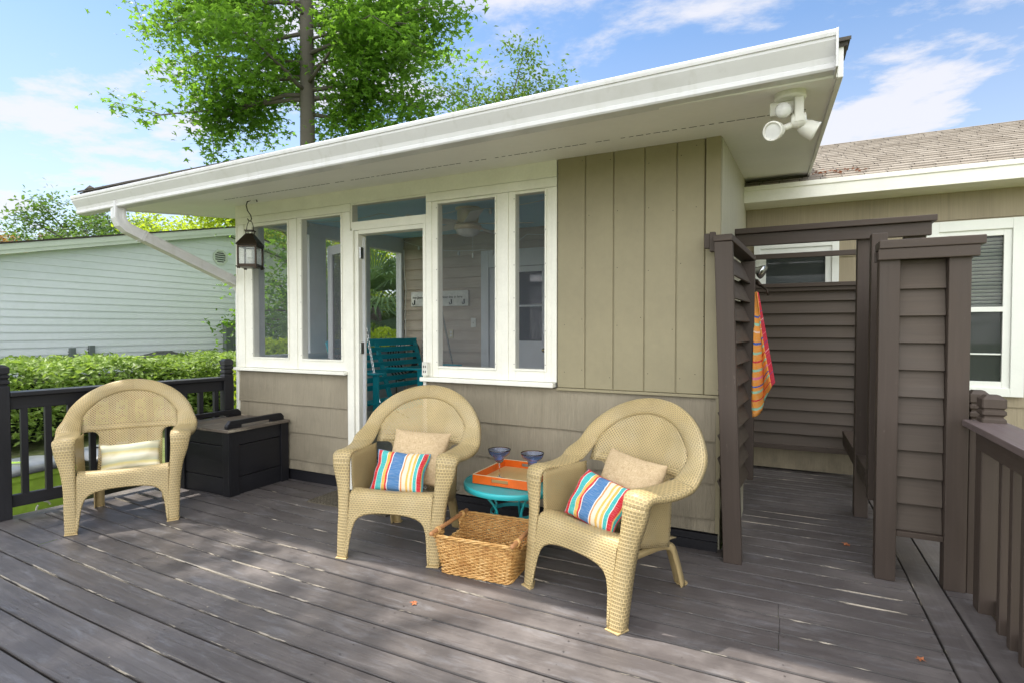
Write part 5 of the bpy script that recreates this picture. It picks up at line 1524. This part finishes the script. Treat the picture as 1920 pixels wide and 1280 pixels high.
# ------------------------------------------------------------------ trash bins (left, beyond railing)
def bin_(cx_, cy_, rot, mat, lid, label, mark=None):
    t = thing('wheeled_bin', label, 'bin', (cx_, cy_, GZ), 'wheeled bins beside the deck')
    X = Vector((cos(rot), sin(rot), 0)); Y = Vector((-sin(rot), cos(rot), 0)); c = Vector((cx_, cy_, 0)); H = .80
    d = MB()
    rg = [(.20, .20, GZ+.06), (.235, .245, GZ+H-.06), (.255, .265, GZ+H-.055), (.255, .265, GZ+H-.01), (.24, .25, GZ+H-.005)]
    for hx, hy, z in rg:
        for sx, sy in ((-1,-1), (1,-1), (1,1), (-1,1)): d.v.append(tuple(c+X*sx*hx+Y*sy*hy+Vector((0,0,z))))
    for i in range(len(rg)-1):
        for k in range(4): d.face((i*4+k, i*4+(k+1) % 4, i*4+4+(k+1) % 4, i*4+4+k))
    d.face((3, 2, 1, 0)); d.build('body', mat, t, bevel=.012)
    d = MB(); b = 0
    def lf(u, v):
        x = lerp(-.275, .275, u); y = lerp(-.285, .30, v); h = .055*(sin(pi*u)*sin(pi*min(1, v*1.0)))**.35 if 0 < u < 1 and 0 < v < 1 else 0
        return tuple(c+X*x+Y*y+Vector((0, 0, GZ+H+h)))
    d.grid(lf, 14, 14); l_ = d.build('lid', lid, t, smooth=True, solid=.01)
    d = MB(); d.obox(c+Y*-.10+X*.05+Vector((0,0,GZ+H+.066)), (X+Y*.5).normalized(), Vector((-Y.x, -Y.y, 0)), (0,0,1), .09, .006, .006); d.build('lid_handle', mat, l_)
    for sx in (-1, 1):
        d = MB(); d.lathe([(0, -.02), (.09, -.02), (.10, -.01), (.10, .01), (.09, .02), (0, .02)], c+X*sx*.2+Y*.2+Vector((0,0,GZ+.10)), 18, (Y, Vector((0,0,1)), X)); d.build('wheel', M['binblack'], t, smooth=True)
    if mark:
        d = MB()
        for q in range(3):
            a0 = q*2*pi/3+.3
            pts = [c+X*(.243)+Y*(.01+.05*cos(a0+k*.25))+Vector((0,0,GZ+.5+.05*sin(a0+k*.25))) for k in range(6)]
            d.tube(pts, [.007]*5+[.002], 5)
        d.build('emblem', M['plastic'], t)
    return t
bin_(-5.42, 2.17, radians(8), M['bin'], M['binlid'], 'lime green wheeled bin with pale grey lid outside the left railing', True)
bin_(-5.40, 2.80, radians(4), M['binblack'], M['binlid'], 'black wheeled bin outside the left railing, behind the wicker chair')

# ------------------------------------------------------------------ neighbour house
nb_ = thing('neighbour_house', 'pale aqua vinyl sided house with low gable beyond the hedge', 'house', (-13.5, 8, GZ))
NX = -13.5; AY, AZ, NS_ = 9.97, 3.80, .226
def gtop(y): return AZ-NS_*abs(y-AY)
d = MB(); z = GZ; pitch = .152; yl, yr = -6.0, 20.0
while z < AZ:
    zt = z+pitch
    a = max(yl, AY-(AZ-z)/NS_); b_ = min(yr, AY+(AZ-z)/NS_); a2 = max(yl, AY-(AZ-zt)/NS_) if zt < AZ else AY; b2 = min(yr, AY+(AZ-zt)/NS_) if zt < AZ else AY
    zt2 = min(zt, AZ)
    d.poly([(NX+.022, a, z), (NX+.022, b_, z), (NX+.003, b2, zt2), (NX+.003, a2, zt2)][::1])
    d.poly([(NX, a, z), (NX, b_, z), (NX+.022, b_, z), (NX+.022, a, z)][::-1])
    z = zt
d.build('siding', M['vinyl'], nb_)
d = MB(); d.prism([(NX-10, yl, GZ), (NX-10, yr, GZ), (NX-10, yr, gtop(yr)), (NX-10, AY, AZ), (NX-10, yl, gtop(yl))], (9.99, 0, 0)); d.build('wall_body', M['vinyl'], nb_)
d = MB()
for s_, ye in ((-1, yl-.4), (1, yr+.4)):
    za = AZ+.02; zb = gtop(ye)+.02
    for (o0, o1, h0, h1) in ((.0, .30, .0, .012), (.27, .30, -.02, .16), (.30, .318, .06, .175)):
        d.prism([(NX+o0, AY, za+h0), (NX+o0, ye, zb+h0), (NX+o0, ye, zb+h1), (NX+o0, AY, za+h1)], (o1-o0-.001, 0, 0))
d.build('rake_trim', M['vinyltrim'], nb_)
d = MB()
for s_, ye in ((-1, yl-.4), (1, yr+.4)):
    za = AZ+.20; zb = gtop(ye)+.20
    d.prism([(NX-10, AY, za), (NX-10, ye, zb), (NX-10, ye, zb+.03), (NX-10, AY, za+.03)], (10.34, 0, 0))
d.build('roof', M['shingle2'], nb_)
d = MB(); oc = [(NX+.024, 9.75+.22*cos(a), 3.19+.22*sin(a)) for a in [pi/8+pi/4*k for k in range(8)]]; oi = [(NX+.024, 9.75+.17*cos(a), 3.19+.17*sin(a)) for a in [pi/8+pi/4*k for k in range(8)]]
for k in range(8): j = (k+1) % 8; d.prism([oc[k], oc[j], oi[j], oi[k]], (.03, 0, 0))
for q in range(6): zq = 3.19-.14+q*.056; hw_ = .165 if abs(zq-3.19) < .07 else .12; d.obox((NX+.035, 9.75, zq), (0,1,0), (.7, 0, -.7), (.7, 0, .7), hw_, .022, .003)
vt = d.build('gable_vent', M['vinyltrim'], nb_); d = MB(); d.poly([(NX+.026, p_[1], p_[2]) for p_ in oi]); d.build('vent_opening', M['acgrey'], vt)
# electrical cabinet, utility boxes, condenser
t = thing('meter_cabinet', 'grey green electrical cabinet on the neighbouring wall by the porch corner', 'electrical cabinet', (NX+.1, 10.1, .7))
d = MB(); d.box(NX+.023, NX+.16, 9.80, 10.35, .35, 1.42); d.build('cabinet', M['greybox'], t, bevel=.01)
d = MB(); d.box(NX+.161, NX+.175, 10.0, 10.32, .45, 1.28); d.build('door', M['vinyltrim2'] if 'vinyltrim2' in M else M['greybox'], t, bevel=.006)
d = MB(); d.box(NX+.023, NX+.20, 9.76, 10.38, 1.42, 1.46); d.build('hood', M['greybox'], t)
for yy, za, zb in ((6.30, .62, .90), (6.66, .66, .94)):
    t = thing('utility_box', 'narrow grey terminal box on neighbouring wall, the %s of the wired pair' % ('left one' if yy < 6.5 else 'right one'), 'utility box', (NX+.05, yy, .7), 'wired terminal boxes on the neighbouring wall')
    d = MB(); d.box(NX+.023, NX+.09, yy-.055, yy+.055, za-.25, zb); d.build('case', M['greybox'], t, bevel=.004)
    for q in range(4):
        d = MB(); d.tube([(NX+.06, yy-.055, za+.02+q*.06), (NX+.06, yy-.085, za+.02+q*.06)], .008, 5); d.build('terminal', M['black'], t)
d = MB()
for q in range(3): d.tube([(NX+.06, 6.36, .78-q*.04), (NX+.07, 6.48, .70-q*.05), (NX+.06, 6.60, .80-q*.04)], .006, 5)
tag(d.build('loose_wires', M['black']), 'black wires strung between the two terminal boxes', 'wires')
t = thing('air_conditioner', 'round dark topped air conditioner unit behind the hedge', 'air conditioner', (-12.6, 7.70, GZ))
d = MB(); d.lathe([(0, GZ), (.40, GZ), (.42, .55), (.44, .60)], (-12.6, 7.70, 0), 28); d.build('body', M['acgrey'], t, smooth=True)
d = MB(); d.lathe([(.44, .60), (.50, .63), (.50, .68), (.38, .73), (.20, .76), (.16, .80), (0, .80)], (-12.6, 7.70, 0), 28); cp = d.build('cap', M['acgrey'], t, smooth=True)
d = MB()
for q in range(20): a = 2*pi*q/20; d.tube([(-12.6+.16*cos(a), 7.7+.16*sin(a), .775), (-12.6+.46*cos(a), 7.7+.46*sin(a), .70)], .006, 4)
d.build('grille', M['black'], cp)

# ------------------------------------------------------------------ foliage
STAR = [(1.0 if k % 2 == 0 else .38) for k in range(10)]
def leafstar(d, c, s, up, rng, n=5):
    z = (up+Vector((rng.gauss(0, .6), rng.gauss(0, .6), rng.gauss(0, .35)))).normalized()
    x = z.orthogonal().normalized(); a0 = rng.uniform(0, 6.28); y = z.cross(x)
    b = len(d.v)
    for k in range(2*n):
        r_ = s*(1.0 if k % 2 == 0 else .40)*(1 if k != 0 else .35); a = a0+pi*k/n
        p = c+x*(cos(a)*r_)+y*(sin(a)*r_)-z*(.18*r_ if k % 2 == 0 else 0)
        d.v.append((p.x, p.y, p.z))
    d.face(range(b, b+2*n))
def leafq(d, c, s, up, rng, asp=.5, sp_=.7):
    z = (up+Vector((rng.gauss(0, sp_), rng.gauss(0, sp_), rng.gauss(0, sp_*.6)))).normalized()
    x = z.orthogonal().normalized(); a0 = rng.uniform(0, 6.28); xx = x*cos(a0)+z.cross(x)*sin(a0); y = z.cross(xx)
    b = len(d.v)
    for u, v in ((-1, 0), (-.1, asp), (1, 0), (-.1, -asp)):
        p = c+xx*(u*s)+y*(v*s)-z*(.15*s*abs(u)); d.v.append((p.x, p.y, p.z))
    d.face(range(b, b+4))
def branchpath(p0, dr, L, rng, n=7, droop=.25, wob=.25):
    pts = [Vector(p0)]; d_ = Vector(dr).normalized()
    for i in range(n):
        d_ = (d_+Vector((rng.gauss(0, wob), rng.gauss(0, wob), rng.gauss(0, wob)-droop*i/n))*.35).normalized(); pts.append(pts[-1]+d_*(L/n))
    return pts
def tree(name, label, base, trunk, tr0, tr1, limbs, leafmat, lsize, per, rng, star=False, group=None, spread=.35, twigs=5, twl=1.0, keep=None, bark='bark'):
    t = thing(name, label, 'tree', base, group)
    d = MB(); lv = MB(); n = len(trunk)
    d.tube(trunk, [lerp(tr0, tr1, i/(n-1)) for i in range(n)], 12)
    lb = MB()
    for (p0, dr, L, r0) in limbs:
        pts = branchpath(p0, dr, L, rng)
        lb.tube(pts, [lerp(r0, r0*.2, i/(len(pts)-1)) for i in range(len(pts))], 6)
        for q in range(twigs):
            u = rng.uniform(.25, 1)*(len(pts)-1); i = min(int(u), len(pts)-2); p = pts[i].lerp(pts[i+1], u-i)
            dd_ = (Vector(dr).normalized()*.6+Vector((rng.gauss(0, .8), rng.gauss(0, .8), rng.gauss(-.1, .55)))).normalized()
            tw = branchpath(p, dd_, twl*rng.uniform(.6, 1.3), rng, 4, .4)
            lb.tube(tw, [r0*.22, r0*.2, r0*.15, r0*.1, .004], 4, cap=False)
            for c in tw[1:]+[tw[2]]:
                if keep and not keep(c): continue
                for k in range(int(per*rng.uniform(.5, 1.4))):
                    cc = c+Vector((rng.gauss(0, spread), rng.gauss(0, spread), rng.gauss(-.05, spread*.7)))
                    (leafstar if star else leafq)(lv, cc, lsize*rng.uniform(.6, 1.2), Vector((0, 0, 1)), rng)
    tk = d.build('trunk', M[bark], t, smooth=True); lb.build('branches', M[bark], tk, smooth=True); lv.build('crown', leafmat, t)
    return t
rg1 = random.Random(5)
# big sweetgum behind the porch roof
tb = (-9.2, 8.75)
trunk = [(tb[0], tb[1], GZ), (tb[0]+.02, tb[1], 2), (tb[0]-.02, tb[1], 4), (tb[0]+.0, tb[1], 6), (tb[0]-.06, tb[1]+.05, 8), (tb[0]-.02, tb[1], 10), (tb[0], tb[1], 12.5)]
V_left = Vector((-cos(radians(26.2)), -sin(radians(26.2)), 0)); V_right = -V_left; V_deep = Vector((-sin(radians(26.2)), cos(radians(26.2)), 0))
limbs = []
for i in range(34):
    z = 6.2+(i/34)*5.4; side = V_left if i % 2 else V_right
    L_ = rg1.uniform(2.4, 3.9)*(1.08 if side is V_left else .84)*(1-.25*abs((z-8.6)/3.2))
    dr = side*rg1.uniform(.55, 1)+V_deep*rg1.gauss(0, .55)+Vector((0, 0, rg1.uniform(-.05, .45)))
    limbs.append((Vector((tb[0], tb[1], z)), dr, L_, rg1.uniform(.03, .055)))
for z, sd_, L_ in ((6.3, V_left, 3.2), (6.2, V_left, 2.2), (6.4, V_right, 2.6), (5.9, V_right, 1.8)):
    limbs.append((Vector((tb[0], tb[1], z)), sd_+Vector((0,0,-.05)), L_, .05))
tree('sweetgum_tree', 'tall sweetgum with star shaped bright green leaves rising behind the porch roof', (tb[0], tb[1], GZ), trunk, .185, .12, limbs, M['leafA'], .084, 34, rg1, True, spread=.23, twigs=7, twl=1.2)
# sparse tree to its right, farther back
rg2 = random.Random(9)
def px2(u, v, depth):   # only used while laying out the planting plan: bearing and height at a chosen distance
    a = (u-960)/1030; x = V_right*a*depth + V_deep*depth; return Vector((x.x, x.y, 1.3+(616-v)/1030*depth))
b2 = px2(945, 300, 21); limbs = []
for i in range(24):
    limbs.append((Vector((b2.x, b2.y, rg2.uniform(6.5, 9.5))), Vector((rg2.gauss(0, 1), rg2.gauss(0, 1), rg2.uniform(.2, 1))), rg2.uniform(1.6, 3.0), .05))
tree('oak_tree', 'sparse small-leaved oak top showing above the roof, right of the sweetgum', (b2.x, b2.y, GZ), [(b2.x, b2.y, GZ), (b2.x, b2.y, 4), (b2.x+.1, b2.y, 7), (b2.x, b2.y, 10.2)], .22, .05, limbs, M['leafB'],   .085, 26, rg2, False, spread=.30, twigs=5, group='trees beyond the houses')
# distant trees over the neighbour's roof
specs = [(-15, 455, 34, 7.6, 'leafB', 'dark airy oak farthest left above the neighbouring roof'), (70, 452, 33, 6.2, 'leafE', 'rust tinted low tree above the neighbouring roof'), (150, 440, 30, 6.6, 'leafB', 'mid green oak crown above the neighbouring roof, behind the downspout'), (235, 440, 34, 7.6, 'leafB', 'green tree crown above the neighbouring roof, left of the gutter corner'), (310, 430, 36, 7.2, 'leafB', 'pale green loose tree crown above the middle of the neighbouring roof'), (390, 430, 30, 7.4, 'leafD', 'yellow green tree above the neighbouring gable peak'), (455, 420, 26, 7.6, 'leafD', 'yellow green tree just left of the porch corner')]
for i, (u, v, dep, top, mt, lb) in enumerate(specs):
    top += .25 if mt == 'leafB' else .4
    rgx = random.Random(20+i); b_ = px2(u, 500, dep); limbs = []
    for k in range(26):
        limbs.append((Vector((b_.x, b_.y, rgx.uniform(top*.45, top*.85))), Vector((rgx.gauss(0, 1), rgx.gauss(0, 1), rgx.uniform(-.1, .7))), rgx.uniform(1.8, 3.8), .06))
    tree('background_tree', lb, (b_.x, b_.y, GZ), [(b_.x, b_.y, GZ), (b_.x+.1, b_.y, top*.5), (b_.x, b_.y, top*.9)], .25, .06, limbs, M[mt], .12, 30, rgx, False, spread=.42, twigs=4, group='trees beyond the houses')
# trees/shrubs seen through the porch openings
rg3 = random.Random(31)
for (x, y, h, mt, lb) in ((-11.2, 10.0, 4.6, 'leafA', 'bright green broadleaf tree seen through the leftmost porch screen'), (-10.6, 11.3, 5.0, 'leafD', 'yellow green tree seen through the open porch door'), (-12.4, 14.4, 6.0, 'leafA', 'broad green tree behind the palm, seen through the porch')):
    limbs = [(Vector((x, y, rg3.uniform(.8, h*.8))), Vector((rg3.gauss(0, 1), rg3.gauss(0, 1), rg3.uniform(-.1, .6))), rg3.uniform(.6, 1.2), .04) for k in range(20)]
    tree('garden_tree', lb, (x, y, GZ), [(x, y, GZ), (x+.05, y, h*.5), (x, y, h*.9)], .12, .04, limbs, M[mt], .075, 14, rg3, False, spread=.26, twigs=4, group='trees beyond the porch')
def palm(x, y, h, nfr, Lf, label, rng):
    t = thing('fan_palm', label, 'palm', (x, y, GZ), 'fan palms beyond the porch')
    d = MB(); d.tube([(x, y, GZ), (x+.05, y, h*.5), (x, y, h)], [.16, .14, .13], 10); d.build('trunk', M['bark'], t, smooth=True)
    lv = MB(); stt = MB()
    for i in range(nfr):
        an = rng.uniform(0, 2*pi); el_ = rng.uniform(-.75, 1.1); dv = Vector((cos(an)*cos(el_), sin(an)*cos(el_), sin(el_)))
        c0_ = Vector((x, y, h)); hub = c0_+dv*Lf*.75; stt.tube([c0_, hub], [.014, .008], 5, cap=False)
        nz_ = dv.cross(Vector((0, 0, 1))).normalized(); up_ = nz_.cross(dv).normalized()
        for k in range(26):
            a = lerp(-1.9, 1.9, k/25); ln = Lf*(.95-.25*abs(a)/1.9); dr = (dv*cos(a)+nz_*sin(a)).normalized(); sd_ = up_.cross(dr).normalized()
            w_ = .028*Lf; m1 = hub+dr*ln*.55+up_*.02; tip = hub+dr*ln-Vector((0,0,.32*ln*rng.uniform(.6, 1.3)))
            b = len(lv.v); lv.v += [tuple(hub), tuple(m1+sd_*w_), tuple(tip), tuple(m1-sd_*w_)]; lv.face((b, b+1, b+2, b+3))
    stt.build('frond_stalks', M['palm'], t); lv.build('fronds', M['palm'], t)
palm(-7.9, 9.35, 1.75, 34, 1.0, 'grey green fan palm seen through the open porch door', random.Random(3))
palm(-8.3, 7.75, .85, 24, .72, 'low dark fan palm seen through the leftmost porch screen', random.Random(4))
def shrub(name, label, x, y, rx, ry, z0, z1, mt, n, ls, rng, group=None):
    t = thing(name, label, 'shrub', (x, y, GZ), group)
    lv = MB(); st_ = MB()
    for i in range(12):
        a = rng.uniform(0, 6.28); st_.tube([(x, y, GZ), (x+cos(a)*rx*.4, y+sin(a)*ry*.4, lerp(GZ, z1, .5)), (x+cos(a)*rx*.7, y+sin(a)*ry*.7, z1*.9)], [.02, .014, .005], 5, cap=False)
    for i in range(n):
        a = rng.uniform(0, 6.28); r_ = rng.random()**.5; zz_ = rng.uniform(z0, z1); k = sqrt(max(.05, 1-((zz_-(z0+z1)/2)/((z1-z0)/2))**2*.8))
        leafq(lv, Vector((x+cos(a)*r_*rx*k, y+sin(a)*r_*ry*k, zz_+.06*noise.noise(Vector((a*3, r_*5, 0))))), ls*rng.uniform(.6, 1.3), Vector((0, 0, .6)), rng, .42, .8)
    st_.build('stems', M['bark'], t); lv.build('foliage', M[mt], t)
shrub('nandina_shrub', 'yellow green nandina shrub outside the porch, above the swing back', -6.4, 7.4, .9, .9, -.2, 1.30, 'leafD', 2600, .06, rg3)
shrub('croton_shrub', 'yellow speckled shrub below the leftmost porch screen', -7.0, 6.1, .8, .7, -.3, 1.12, 'leafD', 2600, .07, rg3)
shrub('garden_shrub', 'dark green shrub between the croton and the nandina', -7.6, 8.3, .9, .9, -.3, 1.45, 'leafC', 2200, .07, rg3)
# hedge
rg4 = random.Random(44)
t = thing('hedge', 'long loose hedge of variegated light green leaves in front of the pale house', 'hedge', (-11.0, 7.0, GZ))
lv = MB()
HY0, HY1 = 1.5, 12.5
for i in range(24000):
    y = rg4.uniform(HY0, HY1); r_ = rg4.random()
    topz = .66+.14*noise.noise(Vector((y*.8, 3, 0)))+.11*noise.noise(Vector((y*3, 8, 0)))
    if r_ < .5:   # front face
        z = GZ+.12+(topz-GZ-.12)*rg4.random()**.7; x = -10.45-.10*noise.noise(Vector((y*1.6, z*1.6, 2)))+rg4.gauss(0, .10)-.25*max(0, (z-topz+.3))
    else:
        x = rg4.uniform(-12.3, -10.5); z = topz+.10*noise.noise(Vector((x*2.2, y*2.2, 5)))+.05*noise.noise(Vector((x*7, y*7, 5)))+rg4.gauss(0, .045)
    leafq(lv, Vector((x, y, z)), .062*rg4.uniform(.6, 1.3), Vector((.25, -.1, .9)), rg4, .45, .6)
lv.build('foliage', M['leafC'], t)
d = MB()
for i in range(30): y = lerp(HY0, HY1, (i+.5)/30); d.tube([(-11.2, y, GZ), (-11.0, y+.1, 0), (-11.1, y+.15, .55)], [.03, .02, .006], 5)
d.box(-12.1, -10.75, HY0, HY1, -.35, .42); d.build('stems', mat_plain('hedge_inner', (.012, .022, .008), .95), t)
shrub('privet_shoot', 'upright yellow leafed shoots where the hedge meets the porch corner', -9.9, 8.35, .3, .3, .1, .95, 'leafD', 500, .055, rg3)
# leaf litter right of the deck
d = MB()
for i in range(2600):
    x = rg4.uniform(.95, 3.2); y = rg4.uniform(1.5, 5.7); s_ = .035; leafq(d, Vector((x, y, GZ+.02+rg4.random()*.03)), s_, Vector((0, 0, 1)), rg4, .3, .3)
tag(d.build('leaf_litter', M['dry']), 'rust brown leaf litter on the ground right of the deck', 'leaf litter', kind='stuff')
# live oak standing left of the deck: its crown dapples the deck
rg5 = random.Random(77)
limbs = []
for i in range(46):
    z = rg5.uniform(6.0, 8.6); limbs.append((Vector((-6.6+rg5.uniform(-.6, .6), -1.0+rg5.uniform(-.8, 1.2), z)), Vector((rg5.gauss(0, 1), rg5.gauss(.25, 1), rg5.uniform(-.05, .35))), rg5.uniform(1.6, 3.3), .06))
def keep(c): return .55 < c.y < min(2.35, .36*abs(c.x)-.35) and c.x+(c.z)/math.tan(el) < -.45+rg5.gauss(0, .15)
tree('live_oak', 'live oak whose crown overhangs the left of the deck', (-6.6, -1.2, GZ), [(-6.6, -1.4, GZ), (-6.6, -1.2, 3), (-6.6, -1.0, 6), (-6.6, -1.0, 8.2)], .35, .15, limbs, M['leafB'], .11, 25, rg5, False, spread=.40, twigs=6, twl=1.4, keep=keep)
